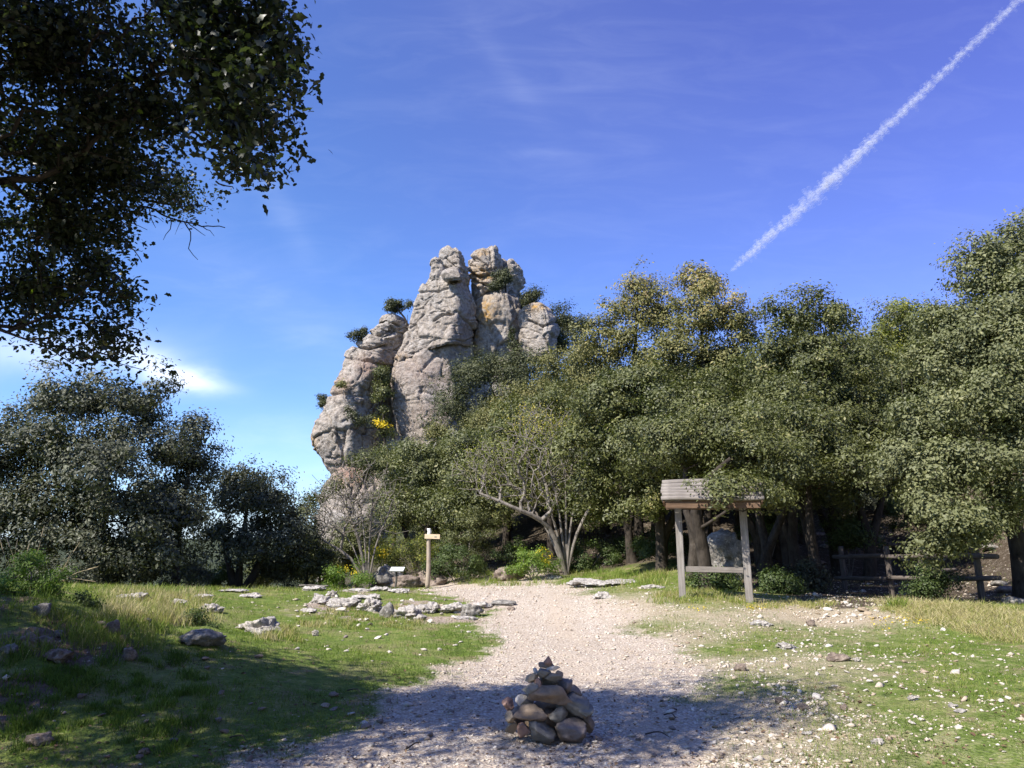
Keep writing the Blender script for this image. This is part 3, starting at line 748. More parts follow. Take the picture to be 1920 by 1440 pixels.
def crown_points(ells, n, r, shell=.45, irr=.28, seed=0, bough=6, bs=.30):
    """foliage clumps gathered on boughs, so that the crown breaks into lit tufts and dark gaps"""
    if n < 50 or bough <= 1: return _shell_points(ells, n, r, shell, irr, seed)
    E = np.array(ells, float).copy(); E[:, 3:6] *= .86; unit = float(np.mean(np.minimum(E[:, 3], E[:, 5]))); ells = E
    B, O = _shell_points(ells, max(8, n // bough), r, shell, irr, seed)
    k = r.integers(0, len(B), n); off = r.normal(size=(n, 3)) * unit * bs * np.exp(r.normal(0, .25, len(B)))[k][:, None]; off[:, 2] *= .7
    on = off / (np.linalg.norm(off, axis=1, keepdims=True) + 1e-6)
    out = O[k] * .6 + on * .7; out /= np.linalg.norm(out, axis=1, keepdims=True)
    return B[k] + off, out
def px_ells(ells, Y):
    out = []
    for e in ells:
        y = Y + (e[4] if len(e) > 4 else 0); c = P(e[0], e[1], y); k = mpp(y)
        out.append((*c, e[2] * k, (e[5] if len(e) > 5 else (e[2] + e[3]) / 2 * k), e[3] * k))
    return out
def tree(name, label, cat, Y, ells, stems, leafmat, bark='bark', nclump=300, nleaf=110, lsize=.075, spread=.20, woody=None, seed=1, group=None,
         rt=.006, flowers=None, wells=None, shell=.45, irr=.28, rmax=.22, base=None, tone=None, step=.35, crownname='crown', bend=.12, expo=2.3, aspect=.55, tr=None):
    r = np.random.default_rng(seed)
    E = wells if wells else px_ells(ells, Y)
    st = [[P(p[0], p[1], Y + (p[2] if len(p) > 2 else 0)) if wells is None else np.array(p, float) for p in s] for s in stems]
    b = st[0][0].copy()
    zb = g1(b[0], b[1]) - .06
    for s in st: 
        if np.linalg.norm(s[0] - b) < .8: s[0][2] = min(s[0][2], zb) if s is not st[0] else zb
    b = st[0][0].copy()
    C, O = crown_points(E, nclump, r, shell, irr, seed)
    tg = C if woody is None else C[:woody]
    NA, par, rad = skeleton([s for s in st], tg, r, rt=rt, rmax=rmax, step=step, bend=bend, expo=expo)
    if tr is None: tr = .012 if cat == 'shrub' else .13
    cnt = 0
    for s in st:
        nd = len(polyline_nodes(s, step)); nd = nd if cnt == 0 else nd - 1
        t_ = np.linspace(0, 1, nd); rad[cnt:cnt + nd] = np.maximum(rad[cnt:cnt + nd], tr * (1.15 - .8 * t_) * (1 + .5 * np.exp(-t_ * 14) * (cnt == 0))); cnt += nd
    root = empty(name, tuple(b)); tag(root, label, cat, group)
    ok = par >= 0; A = NA[par[ok]] - b; B = NA[ok] - b; ra = rad[par[ok]]; rb = rad[ok]
    ra = np.minimum(ra, rb * 1.3 + .002)
    thick = rb > .03
    vs, fs, nn = [], [], 0
    for sel, ns in ((thick, 8), (~thick, 4 if nclump > 60 else 5)):
        if sel.any():
            V, Fc = tubes(A[sel], B[sel] + (B[sel] - A[sel]) * .06, ra[sel], rb[sel], ns); vs.append(V); fs.append(Fc + nn); nn += len(V)
    V = np.vstack(vs); big = 1 + .12 * perlin(V * 5 + 3); Fc = np.vstack(fs)
    link('trunk', mesh_from('trunk', V, Fc, [M[bark]], True), root)
    if nleaf:
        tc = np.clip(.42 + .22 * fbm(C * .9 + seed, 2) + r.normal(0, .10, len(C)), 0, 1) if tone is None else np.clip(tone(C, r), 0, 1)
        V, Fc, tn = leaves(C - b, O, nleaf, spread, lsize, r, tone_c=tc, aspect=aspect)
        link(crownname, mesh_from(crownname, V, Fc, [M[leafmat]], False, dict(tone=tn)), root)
    if flowers:
        fe, fn, fsz = flowers; Cf, Of = crown_points(px_ells(fe, Y), fn, r, .5, .3)
        V, Fc, tn = leaves(Cf - b, Of, 5, .04, fsz, r, aspect=.8)
        link('flower', mesh_from('flower', V, Fc, [M['petal']], False, dict(tone=tn)), root)['kind'] = 'stuff'
    return root
def copy_tree(o, loc, rz=0, scale=1, label=None, parent=None):
    c = o.copy(); col.objects.link(c)
    if parent is None:
        c.location = loc; c.rotation_euler = (0, 0, rz); c.scale = (scale,) * 3 if not hasattr(scale, '__len__') else scale
        if label: c['label'] = label
    else: c.parent = parent
    for ch in list(o.children): copy_tree(ch, None, parent=c)
    return c

# big evergreen oaks on the left, beyond the crest
OG = 'evergreen trees on the left beyond the crest'
tree('holm_oak', 'large dark evergreen oak below the small white cloud, tallest on the left', 'tree', 22,
     [(110, 760, 80, 70), (210, 770, 90, 75), (60, 860, 110, 90, -1), (180, 880, 120, 90, -1.5), (280, 850, 80, 80), (230, 970, 120, 80, -1), (90, 980, 130, 90, -1), (270, 740, 50, 40), (160, 1050, 140, 45, -1), (290, 1040, 70, 40, -1)],
     [[(200, 1110), (190, 1000), (200, 900), (215, 800)], [(200, 1110), (150, 980), (110, 850)]], 'oakdark', nclump=800, nleaf=75, lsize=.095, spread=.17, woody=300, seed=21, group=OG)
tree('holm_oak', 'dark oak crown with a pointed top, right beside the tallest left tree', 'tree', 23,
     [(362, 825, 36, 45), (350, 900, 56, 55), (310, 970, 60, 50, -1), (330, 860, 50, 50), (290, 1030, 45, 50, -1)],
     [[(330, 1105), (335, 1000), (355, 880)]], 'oakdark', nclump=230, nleaf=100, lsize=.085, spread=.2, woody=150, seed=22, group=OG)
tree('holm_oak', 'dark oak cut by the left edge of the picture', 'tree', 21,
     [(-20, 830, 70, 90), (-60, 900, 110, 110), (10, 940, 90, 90), (-40, 1020, 110, 70), (20, 780, 40, 40), (-10, 1070, 90, 40)],
     [[(-20, 1110), (-20, 950), (-10, 840)]], 'oakdark', nclump=260, nleaf=100, lsize=.085, spread=.22, woody=160, seed=23, group=OG)
tree('holm_oak', 'smaller rounded evergreen tree between the left oaks and the rock', 'tree', 25,
     [(462, 888, 40, 48), (440, 940, 62, 54), (505, 945, 60, 56), (475, 1010, 86, 56), (535, 1015, 40, 58), (412, 1020, 42, 44)],
     [[(448, 1105), (450, 1050), (462, 960)], [(448, 1105), (425, 1040), (415, 980)], [(448, 1105), (490, 1050), (510, 980)]], 'oakdark', nclump=400, nleaf=66, lsize=.088, spread=.16, woody=260, seed=24, group=OG, irr=.35)
# undergrowth along the crest
def bush(px, py, rx, ry, label, mat='shrub', Y=None, seed=0, nl=60, ls=.06, flowers=None, nc=None, name='shrub', cat='shrub', bark='twig', spread=.10, group=None):
    Y = Y if Y is not None else ground_at(px, py + ry)[1]
    k = mpp(Y)
    nc = nc or int(max(30, min(160, rx * ry / 16)))
    return tree(name, label, cat, Y, [(px, py, rx, ry), (px - rx * .4, py + ry * .3, rx * .6, ry * .6), (px + rx * .4, py + ry * .25, rx * .6, ry * .65)],
                [[(px, py + ry), (px, py + ry * .6)], [(px, py + ry), (px - rx * .3, py + ry * .4)], [(px, py + ry), (px + rx * .3, py + ry * .4)]], mat, bark, nclump=nc, nleaf=nl, lsize=ls, spread=spread,
                seed=seed + int(px), flowers=flowers, rt=.004, crownname='foliage', group=group)
bush(330, 1075, 60, 30, 'low dark bush under the gap of sky between the left trees', 'oakdark', 24)
bush(400, 1080, 50, 28, 'low olive bush under the smaller rounded left tree', 'shrub', 25.5)
bush(530, 1070, 55, 35, 'dense bush right of the smaller rounded left tree', 'oakdark', 26)
bush(240, 1080, 60, 30, 'dark bush behind the grass crest under the tallest left tree', 'oakdark', 21)
bush(120, 1080, 70, 32, 'dark bush behind the bright shrub at far left', 'oakdark', 19.5)
bush(650, 1085, 50, 26, 'bright green gorse with a few yellow flowers under the bare shrub', 'bright', 25, flowers=([(650, 1070, 25, 10), (672, 1080, 12, 10)], 26, .035), ls=.05)
bush(770, 1050, 60, 60, 'yellow green bush behind the tilted information panel', 'yellow', 27.5, ls=.055)
bush(715, 1042, 36, 18, 'small gorse bush blooming yellow left of the information panel', 'yellow', 27, flowers=([(712, 1035, 36, 10)], 60, .04), ls=.05)
bush(855, 1055, 60, 36, 'green bush right of the signpost with yellowish leaves on top', 'shrub', 26, ls=.055)
bush(880, 1000, 55, 50, 'young oak bush standing right of the signpost', 'oak', 27, ls=.055, nc=150)
bush(1000, 1055, 45, 30, 'green gorse bush with yellow flowers left of the many stemmed tree', 'bright', 25, flowers=([(1018, 1040, 16, 14), (1022, 1058, 10, 8)], 30, .045), ls=.055)
bush(950, 1050, 50, 30, 'dark green bush in shade behind the gorse', 'shrub', 27.5)
bush(1110, 1050, 55, 30, 'low green bush around the foot of the many stemmed tree', 'shrub', 26)
bush(1180, 1040, 55, 36, 'green undergrowth bush left of the wooden shelter frame', 'shrub', 27)
bush(1335, 1090, 60, 22, 'low dark bush behind the crossbar of the wooden frame', 'shrub', 16.5, ls=.05)
bush(1460, 1095, 50, 28, 'dark leafy bush right of the wooden frame', 'shrub', 16.5, ls=.05)
bush(1510, 1085, 40, 36, 'dark bush at the foot of the trees left of the fence', 'oakdark', 18)
bush(1755, 1095, 50, 26, 'small dark leafy shrub growing at the fence', 'shrub', 15.6, ls=.045)
bush(1640, 985, 50, 28, 'dark shrub beside the shaded terrace path', 'oakdark', 30)
bush(1590, 1000, 60, 34, 'dark bush behind the left end of the log fence', 'shrub', 23, nc=130)
bush(1720, 965, 70, 34, 'dark bush on the slope above the middle of the log fence', 'shrub', 25.5, nc=140)
bush(1820, 975, 60, 32, 'dark bush high on the slope above the right fence post', 'shrub', 24.5, nc=130)
bush(1670, 940, 90, 40, 'wide dark bush in the wood above the terrace path', 'oakdark', 28.5, nc=150)
bush(1800, 930, 90, 40, 'wide dark bush behind the hanging branches of the huge oak', 'oakdark', 28, nc=150)
bush(1440, 990, 60, 34, 'dark bush between the trunks right of the pale boulder', 'shrub', 24, nc=120)
bush(1240, 1020, 60, 34, 'dark bush between the trunks left of the wooden frame', 'shrub', 24.5, nc=120)
# bare shrub left of the signpost
def stemset(bx, by, tips, dy=0):
    return [[(bx, by), (bx + (tx - bx) * .35, by + (ty - by) * .45), (tx, ty, d)] for tx, ty, d in tips]
tree('bare_shrub', 'leafless grey shrub with fanning branches in front of the lower rock face', 'shrub', 26,
     [(650, 960, 75, 75), (610, 970, 45, 60), (700, 940, 50, 70), (660, 900, 65, 40)],
     stemset(690, 1080, [(610, 960, .4), (640, 930, -.3), (670, 915, .3), (700, 920, -.3), (730, 960, .2), (600, 1010, 0)]), 'olive', 'twig', nclump=1000, nleaf=1, lsize=.045, spread=.1, seed=31, tr=.03, rt=.0075, rmax=.055, shell=.8, expo=2.5)
tree('young_oak', 'small olive tree crown behind the top of the leafless shrub', 'tree', 33,
     [(620, 915, 30, 20), (590, 935, 25, 25), (700, 880, 50, 32), (740, 860, 35, 35), (580, 990, 25, 50)], [[(640, 1080), (650, 980), (680, 900)]], 'oak', nclump=170, nleaf=70, lsize=.08, spread=.2, seed=32)
tree('evergreen_oak', 'round crowned green oak above the signpost, left of the many stemmed tree', 'tree', 31,
     [(780, 905, 60, 50), (840, 890, 60, 55), (765, 960, 60, 50), (835, 960, 60, 50), (885, 900, 45, 55), (800, 860, 50, 35), (870, 840, 45, 35)],
     [[(790, 1085), (795, 1010), (820, 940)], [(790, 1085), (760, 1000), (745, 950)]], 'oak', nclump=480, nleaf=60, lsize=.095, spread=.16, woody=260, seed=33)
# the many stemmed tree with brown twigs
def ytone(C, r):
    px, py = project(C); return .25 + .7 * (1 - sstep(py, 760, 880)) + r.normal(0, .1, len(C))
tree('many_stemmed_tree', 'half bare many stemmed tree with brown twigs and yellowish top leaves', 'tree', 25.5,
     [(970, 850, 100, 75), (1050, 820, 90, 60), (920, 900, 65, 50), (1070, 890, 75, 55), (1000, 790, 80, 40), (1010, 930, 70, 35), (890, 860, 40, 30)],
     stemset(1062, 1060, [(935, 880, .5), (985, 850, -.4), (1020, 830, .3), (1060, 850, -.4), (1085, 900, .4), (1118, 930, 0)]) + [[(1062, 1060), (1030, 990, -.3), (960, 950, -.8), (900, 925, -.6)]],
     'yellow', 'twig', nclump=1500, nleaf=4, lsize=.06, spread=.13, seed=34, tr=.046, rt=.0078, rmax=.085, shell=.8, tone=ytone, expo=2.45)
# slope trees between the wood and the crag
SL = 'trees on the slope below the crag'
tree('juniper', 'dark spreading evergreen pressed against the foot of the central pinnacle', 'tree', 51,
     [(900, 710, 70, 50), (870, 745, 60, 45), (950, 730, 75, 60), (935, 690, 50, 30), (985, 700, 55, 45), (850, 780, 45, 28), (950, 780, 70, 40)],
     [[(940, 830), (935, 780), (920, 720)]], 'pine', nclump=420, nleaf=90, lsize=.12, spread=.32, woody=200, seed=41, group=SL)
tree('evergreen_oak', 'evergreen crowns filling the saddle right of the orange topped boulder', 'tree', 63,
     [(1000, 560, 22, 20), (1058, 600, 38, 34), (1080, 630, 30, 34), (1060, 650, 35, 28), (985, 575, 18, 16)], [[(1045, 700), (1045, 640)]], 'pine', nclump=220, nleaf=80, lsize=.13, spread=.32, seed=42, group=SL)
tree('evergreen_oak', 'yellow green tree on the slope right of the pale rock ledge', 'tree', 45,
     [(900, 810, 40, 28), (950, 790, 60, 40), (1000, 760, 55, 40), (830, 815, 30, 22)], [[(950, 880), (950, 820)]], 'olive', nclump=240, nleaf=80, lsize=.11, spread=.28, seed=43, group=SL)
tree('evergreen_oak', 'mid green oak below the pale rock ledge', 'tree', 40,
     [(790, 860, 60, 35), (860, 860, 60, 35), (920, 840, 60, 35), (730, 865, 45, 28), (960, 850, 50, 35)], [[(850, 960), (850, 890)]], 'oak', nclump=300, nleaf=80, lsize=.10, spread=.28, seed=44, group=SL)
tree('evergreen_oak', 'dull green oak right of the dark spreading evergreen', 'tree', 44,
     [(1040, 705, 50, 45), (1085, 675, 36, 40), (1010, 745, 50, 38), (1090, 730, 50, 50)], [[(1050, 830), (1050, 740)]], 'olive', nclump=260, nleaf=80, lsize=.11, spread=.28, seed=45, group=SL)
# the wood on the right
WG = 'oaks at the front of the right hand wood'
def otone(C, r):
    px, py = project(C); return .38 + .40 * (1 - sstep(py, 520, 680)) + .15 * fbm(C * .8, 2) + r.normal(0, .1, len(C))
tree('evergreen_oak', 'tall thin topped oak with brownish leaves, nearest the crag', 'tree', 29,
     [(1195, 555, 42, 45), (1160, 610, 55, 50), (1230, 600, 50, 50), (1120, 640, 45, 50), (1190, 670, 80, 60), (1100, 700, 50, 50)],
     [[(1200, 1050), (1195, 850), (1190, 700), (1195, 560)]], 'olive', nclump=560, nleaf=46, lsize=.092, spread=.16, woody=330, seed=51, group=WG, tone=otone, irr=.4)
tree('evergreen_oak', 'broad green oak with low branches right of the many stemmed tree', 'tree', 22.5,
     [(1130, 770, 80, 60), (1200, 740, 80, 60), (1090, 830, 55, 50), (1170, 850, 90, 60), (1240, 820, 70, 60), (1110, 920, 50, 45), (1200, 930, 70, 50), (1140, 975, 40, 25)],
     [[(1240, 1060), (1232, 950), (1200, 850), (1190, 760)], [(1240, 1060), (1240, 960), (1255, 860)]], 'oak', nclump=760, nleaf=62, lsize=.086, spread=.145, woody=300, seed=52, group=WG)
tree('evergreen_oak', 'tall pointed oak with thin brownish top under the vapour trail', 'tree', 26.5,
     [(1315, 535, 38, 45), (1300, 600, 55, 50), (1360, 600, 50, 55), (1270, 680, 70, 55), (1350, 690, 70, 60), (1310, 760, 80, 55), (1395, 650, 30, 45)],
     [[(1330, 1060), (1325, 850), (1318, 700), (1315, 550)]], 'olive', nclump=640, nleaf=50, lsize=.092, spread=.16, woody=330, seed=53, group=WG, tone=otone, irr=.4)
tree('evergreen_oak', 'leaning oak whose leafy branches hide the right end of the plank roof', 'tree', 16.4,
     [(1270, 830, 70, 45), (1350, 810, 80, 50), (1310, 870, 60, 25, .6), (1400, 850, 80, 55, -.6), (1380, 915, 60, 28, -2.2, .5), (1440, 930, 45, 35, -1.6, .5), (1350, 930, 22, 14, -2.4, .3), (1465, 880, 60, 50, -.5)],
     [[(1326, 1085), (1318, 1030), (1288, 960), (1285, 880)], [(1326, 1085), (1318, 1030), (1305, 930, -.3), (1370, 860, -1)]], 'oak', nclump=640, nleaf=58, lsize=.062, spread=.115, woody=260, seed=54, group=WG)
tree('evergreen_oak', 'dark green oak with two peaked tops in the middle of the wood', 'tree', 22,
     [(1545, 575, 38, 40), (1470, 600, 50, 40), (1580, 620, 50, 45), (1440, 670, 60, 60), (1520, 680, 80, 60), (1600, 700, 60, 60), (1480, 760, 90, 60), (1580, 790, 80, 60), (1500, 850, 100, 55), (1590, 880, 70, 50), (1530, 935, 70, 30)],
     [[(1480, 1085), (1480, 980), (1500, 850), (1530, 640)], [(1480, 1085), (1465, 960), (1450, 800), (1450, 680)]], 'oak', nclump=900, nleaf=60, lsize=.086, spread=.145, woody=340, seed=55, group=WG, irr=.35)
tree('maple', 'bright yellow green tree crown behind the wood, left of the big oak', 'tree', 30,
     [(1700, 590, 55, 28), (1665, 640, 45, 32), (1720, 640, 50, 30), (1690, 690, 50, 35), (1740, 600, 30, 20)], [[(1690, 1000), (1690, 800), (1695, 640)]], 'yellow', nclump=260, nleaf=70, lsize=.09, spread=.22, seed=56)
def gtone(C, r): return .5 + .25 * fbm(C * 1.1, 2) + r.normal(0, .08, len(C))
tree('holm_oak', 'huge dense grey green oak filling the right edge, hanging over the fence', 'tree', 15,
     [(1910, 475, 95, 82, 1), (1845, 520, 75, 80, 1), (1790, 640, 60, 70, .5), (1950, 560, 110, 90), (1815, 620, 75, 65, .6), (1900, 660, 120, 90), (1770, 690, 70, 60, .5), (1840, 760, 120, 80, -.4), (1950, 800, 120, 120), (1735, 800, 75, 65),
      (1720, 880, 80, 55, -.4), (1810, 880, 100, 60, -1), (1890, 900, 90, 60, -.6), (1745, 950, 60, 40, -.9), (1800, 985, 75, 35, -1.2), (1750, 1015, 42, 18, -1.0), (1730, 1040, 18, 12, -.9), (1870, 980, 60, 30, -.6)],
     [[(1920, 1075, .6), (1905, 1000, .6), (1880, 940, .4), (1890, 800), (1895, 600)], [(1920, 1075, .6), (1905, 1000, .6), (1840, 900, -.3), (1790, 820, -.3)]], 'oakgrey', nclump=1900, nleaf=62, lsize=.066, spread=.12, woody=330, seed=57, tone=gtone, tr=.16)
# inner wood: one tree built, then copied
inner = tree('evergreen_oak', 'dark trunked oak inside the wood, behind the crossbar frame', 'tree', 0, None,
             [[(0, 0, 0), (.15, .05, 1.2), (-.1, .1, 2.6), (.1, 0, 4.5)], [(0, 0, 0), (.12, .02, 1.0), (.7, .3, 2.6), (1.0, .3, 3.8)]], 'oak', nclump=380, nleaf=60, lsize=.10, spread=.19, woody=150, seed=61, tr=.17,
             wells=[(0, 0, 5.2, 1.6, 1.6, 1.3), (1.1, .3, 4.2, 1.4, 1.3, 1.1), (-1.2, .2, 4.1, 1.3, 1.3, 1.0), (0, -1.0, 3.9, 1.4, 1.2, .9), (.1, 1.2, 4.0, 1.4, 1.2, .9)], group='trees inside the wood')
INN = [(1290, 19.5, .78, 'oak inside the wood, trunk just left of the frame\'s left post'), (1418, 18.3, .72, 'oak with its dark trunk just right of the frame\'s right post'),
       (1484, 20.2, .8, 'oak whose trunk stands second to the right of the wooden frame'), (1516, 17.8, .72, 'oak with thick trunk midway from frame to fence'), (1556, 24, .9, 'oak left of the shaded terrace path'),
       (1650, 29, 1.0, 'oak standing behind the shaded terrace path'), (1745, 30, 1.05, 'oak deep in the wood beyond the fence'), (1850, 27, .8, 'oak beyond the sunny bank at far right'),
       (1380, 25, .95, 'oak deep in the wood right of the large pale boulder'), (1232, 23, .75, 'slim dark trunk left of the wooden frame'), (1225, 29, .95, 'oak deep behind the broad green oak'), (1130, 30, .9, 'oak in shade behind the many stemmed tree'),
       (1030, 31.5, .85, 'oak deep in shade left of the many stemmed tree'), (1450, 26, 1.0, 'oak deep in the middle of the wood'), (950, 31, .8, 'oak in deep shade above the gorse bushes'),
       (1560, 31, 1.1, 'oak at the back of the terrace path'), (2040, 20, 1.0, 'oak just outside the right edge'), (1990, 27, 1.0, 'oak behind the huge grey green oak'), (1330, 30, 1.1, 'oak behind the tall pointed oak'),
       (1300, 23, .85, 'oak behind the leaning oak'), (1500, 28, 1.0, 'oak behind the two peaked oak'), (1610, 22.5, .85, 'oak with branches over the left end of the fence'), (1420, 22, .8, 'oak hidden behind the right post'), (1180, 26, .8, 'oak behind the undergrowth left of the frame')]
for k, (px, Y, s, lab) in enumerate(INN):
    x = (px - 960) / F * Y; z = g1(x, Y) - .08
    if k == 0: inner.location = (x, Y, z); inner.rotation_euler = (0, 0, .4); inner.scale = (s, s, s); inner['label'] = lab
    else: copy_tree(inner, (x, Y, z), rng.uniform(0, 6.28), (s, s, s * rng.uniform(.92, 1.1)), lab)
slope = tree('evergreen_oak', 'green oak of the wooded slope behind the wood', 'tree', 0, None, [[(0, 0, 0), (.1, 0, 1.2), (0, 0, 3.0)]], 'oak', nclump=300, nleaf=55, lsize=.115, spread=.2, woody=110, seed=62,
             wells=[(0, 0, 3.6, 1.5, 1.5, 1.2), (1.2, .2, 2.6, 1.4, 1.3, 1.1), (-1.2, .2, 2.5, 1.4, 1.3, 1.0), (0, -1.0, 2.2, 1.5, 1.3, 1.1)], group='oaks of the wooded slope')
SLB = ['green oak of the wooded slope low down behind the front trees', 'green oak half way up the wooded slope', 'green oak high on the slope near the crag', 'bushy oak in the hollow beyond the left crest']
k = 0
for Yr, xs in ((27, (-15, -13.4, -8.4, -7.0)), (31, (-19, -16, -7.6, -6)), (28.5, (-1.2, 1.0, 14.5, 17.5)), (33, (-3.4, -.8, 1.6, 4.2, 7, 10, 13, 16, 19.5, 23)), (37.5, (-5, -2.2, .8, 3.6, 6.6, 9.6, 13, 16.5, 20)), (42, (-6, -3, 0, 3.2, 6.5, 10, 14, 18)), (47.5, (-4, -1, 6, 9.5, 13)), (50.5, (-1.6, .2, 1.6, 2.8, 4.4)), (53, (4.6, 8, 12, 16)), (58, (7, 11, 15))):
    for x in xs:
        x += rng.normal(0, .4); y = Yr + rng.normal(0, .5); z = g1(x, y) - .1; lf = x < -5.5 and Yr < 32; s_ = rng.uniform(.85, 1.15) * (1.0 if Yr < 50 else .8) * ((.42 if Yr < 29 else .55) if lf else .8 if x < 0 else 1)
        lb_ = SLB[3] if lf else SLB[0] if Yr < 36 else SLB[1] if Yr < 48 else SLB[2]
        if k == 0: slope.location = (x, y, z); slope.scale = (s_,) * 3; slope['label'] = lb_
        else: copy_tree(slope, (x, y, z), rng.uniform(0, 6.28), s_, lb_)
        k += 1
# small trees and bushes on the crag
def cragtree(name, label, Y, ells, stems, mat, nc, nl, seed, cat='tree', ls=.13, sp=.26, flowers=None):
    r = np.random.default_rng(seed); E = px_ells(ells, Y); st = [[P(p[0], p[1], Y) for p in s] for s in stems]; b = st[0][0].copy()
    C, O = crown_points(E, nc, r, .5, .3, seed); NA, par, rad = skeleton(st, C, r, rt=.02, rmax=.14, step=.4)
    root = empty(name, tuple(b)); tag(root, label, cat, None); ok = par >= 0
    V, Fc = tubes(NA[par[ok]] - b, NA[ok] - b, np.minimum(rad[par[ok]], rad[ok] * 1.4), rad[ok], 5)
    link('trunk', mesh_from('trunk', V, Fc, [M['bark']], True), root)
    V, Fc, tn = leaves(C - b, O, nl, sp, ls, r); link('foliage', mesh_from('foliage', V, Fc, [M[mat]], False, dict(tone=tn)), root)
    if flowers:
        C, O = crown_points(px_ells(flowers, Y - 1), 48, r, .6, .3, bough=1); V, Fc, tn = leaves(C - b, O, 4, .12, .10, r, aspect=.8)
        link('flower', mesh_from('flower', V, Fc, [M['petal']], False, dict(tone=tn)), root)['kind'] = 'stuff'
cragtree('pine_tree', 'small flat topped tree leaning on the ledge left of the central pinnacle', 60.5, [(745, 570, 28, 9), (730, 580, 15, 8), (760, 578, 16, 12)], [[(764, 608), (758, 595), (745, 580)], [(764, 608), (764, 590)]], 'pine', 60, 60, 71, sp=.16)
cragtree('shrub', 'dark bush hanging off the upper left shoulder of the buttress', 60, [(668, 630, 14, 9), (684, 622, 10, 7)], [[(685, 640), (675, 634)]], 'pine', 26, 70, 72, 'shrub', sp=.16)
cragtree('shrub', 'round dark bush on the left outline of the buttress', 59.5, [(606, 755, 10, 15)], [[(610, 772), (607, 762)]], 'pine', 22, 70, 73, 'shrub', sp=.16)
cragtree('shrub', 'sparse green bush in the middle of the buttress face', 56.2, [(655, 775, 15, 16), (672, 788, 14, 10)], [[(665, 800), (660, 785)]], 'pine', 20, 45, 74, 'shrub', sp=.2)
cragtree('shrub', 'small tuft of green on the left ledge of the buttress', 57.5, [(640, 720, 12, 7)], [[(640, 728), (640, 722)]], 'olive', 12, 40, 75, 'shrub', sp=.14)
cragtree('shrub', 'tall column of shrubs in the cleft, flowering yellow at its foot', 58, [(715, 705, 14, 18), (715, 735, 18, 22), (718, 765, 18, 20), (712, 790, 18, 16), (722, 808, 16, 12)], [[(722, 850), (720, 800), (716, 740), (715, 700)]], 'oak', 110, 70, 76, 'shrub', sp=.22, flowers=[(718, 797, 14, 6), (708, 790, 10, 5)])
cragtree('shrub', 'dark bush high on the ochre stained pinnacle', 58.5, [(945, 520, 20, 16), (955, 530, 16, 12), (932, 540, 12, 12)], [[(948, 548), (948, 530)]], 'pine', 60, 70, 77, 'shrub', sp=.18)
cragtree('shrub', 'small bush at the foot of the ochre stained pinnacle', 58.8, [(958, 625, 9, 16), (965, 648, 12, 12)], [[(960, 660), (960, 640)]], 'pine', 20, 50, 78, 'shrub', sp=.16)
cragtree('shrub', 'small dark bush between the ochre stained pinnacle and the orange topped boulder', 60.5, [(990, 562, 14, 14), (1003, 556, 14, 14)], [[(995, 585), (995, 570)]], 'pine', 34, 60, 79, 'shrub', sp=.18)

# ------------------------------------------------------------------ overhanging oak in the foreground
def near_leaves(C, out, n, spread, size, r):
    m = len(C); cid = np.repeat(np.arange(m), n); N = len(cid)
    off = r.normal(size=(N, 3)) * spread; c = C[cid] + off
    nrm = r.normal(size=(N, 3)); nrm[:, 2] += .9; nrm /= np.linalg.norm(nrm, axis=1, keepdims=True)
    t = r.normal(size=(N, 3)); t[:, 2] -= .4; t -= (t * nrm).sum(1, keepdims=True) * nrm; t /= np.linalg.norm(t, axis=1, keepdims=True); b = np.cross(nrm, t)
    s = size[cid] * np.exp(r.normal(0, .22, N))
    prof = [(-.5, 0, 0), (-.28, .26, .05), (-.05, .20, .05), (.12, .30, .03), (.30, .13, .02), (.55, 0, -.08), (.30, -.13, .02), (.12, -.30, .03), (-.05, -.20, .05), (-.28, -.26, .05)]
    V = np.stack([c + (t * a + b * w + nrm * h) * s[:, None] for a, w, h in prof], 1).reshape(-1, 3)
    k = np.arange(N)[:, None] * 10
    quads = [(0, 1, 9), (1, 2, 8), (1, 8, 9), (2, 3, 7), (2, 7, 8), (3, 4, 6), (3, 6, 7), (4, 5, 6)]
    Fc = np.concatenate([k + [q] for q in quads], 1).reshape(-1, 3)
    tone = np.clip(.4 + r.normal(0, .2, m)[cid] * .4 + r.normal(0, .2, N), 0, 1)
    return V, Fc, np.repeat(tone, 10)
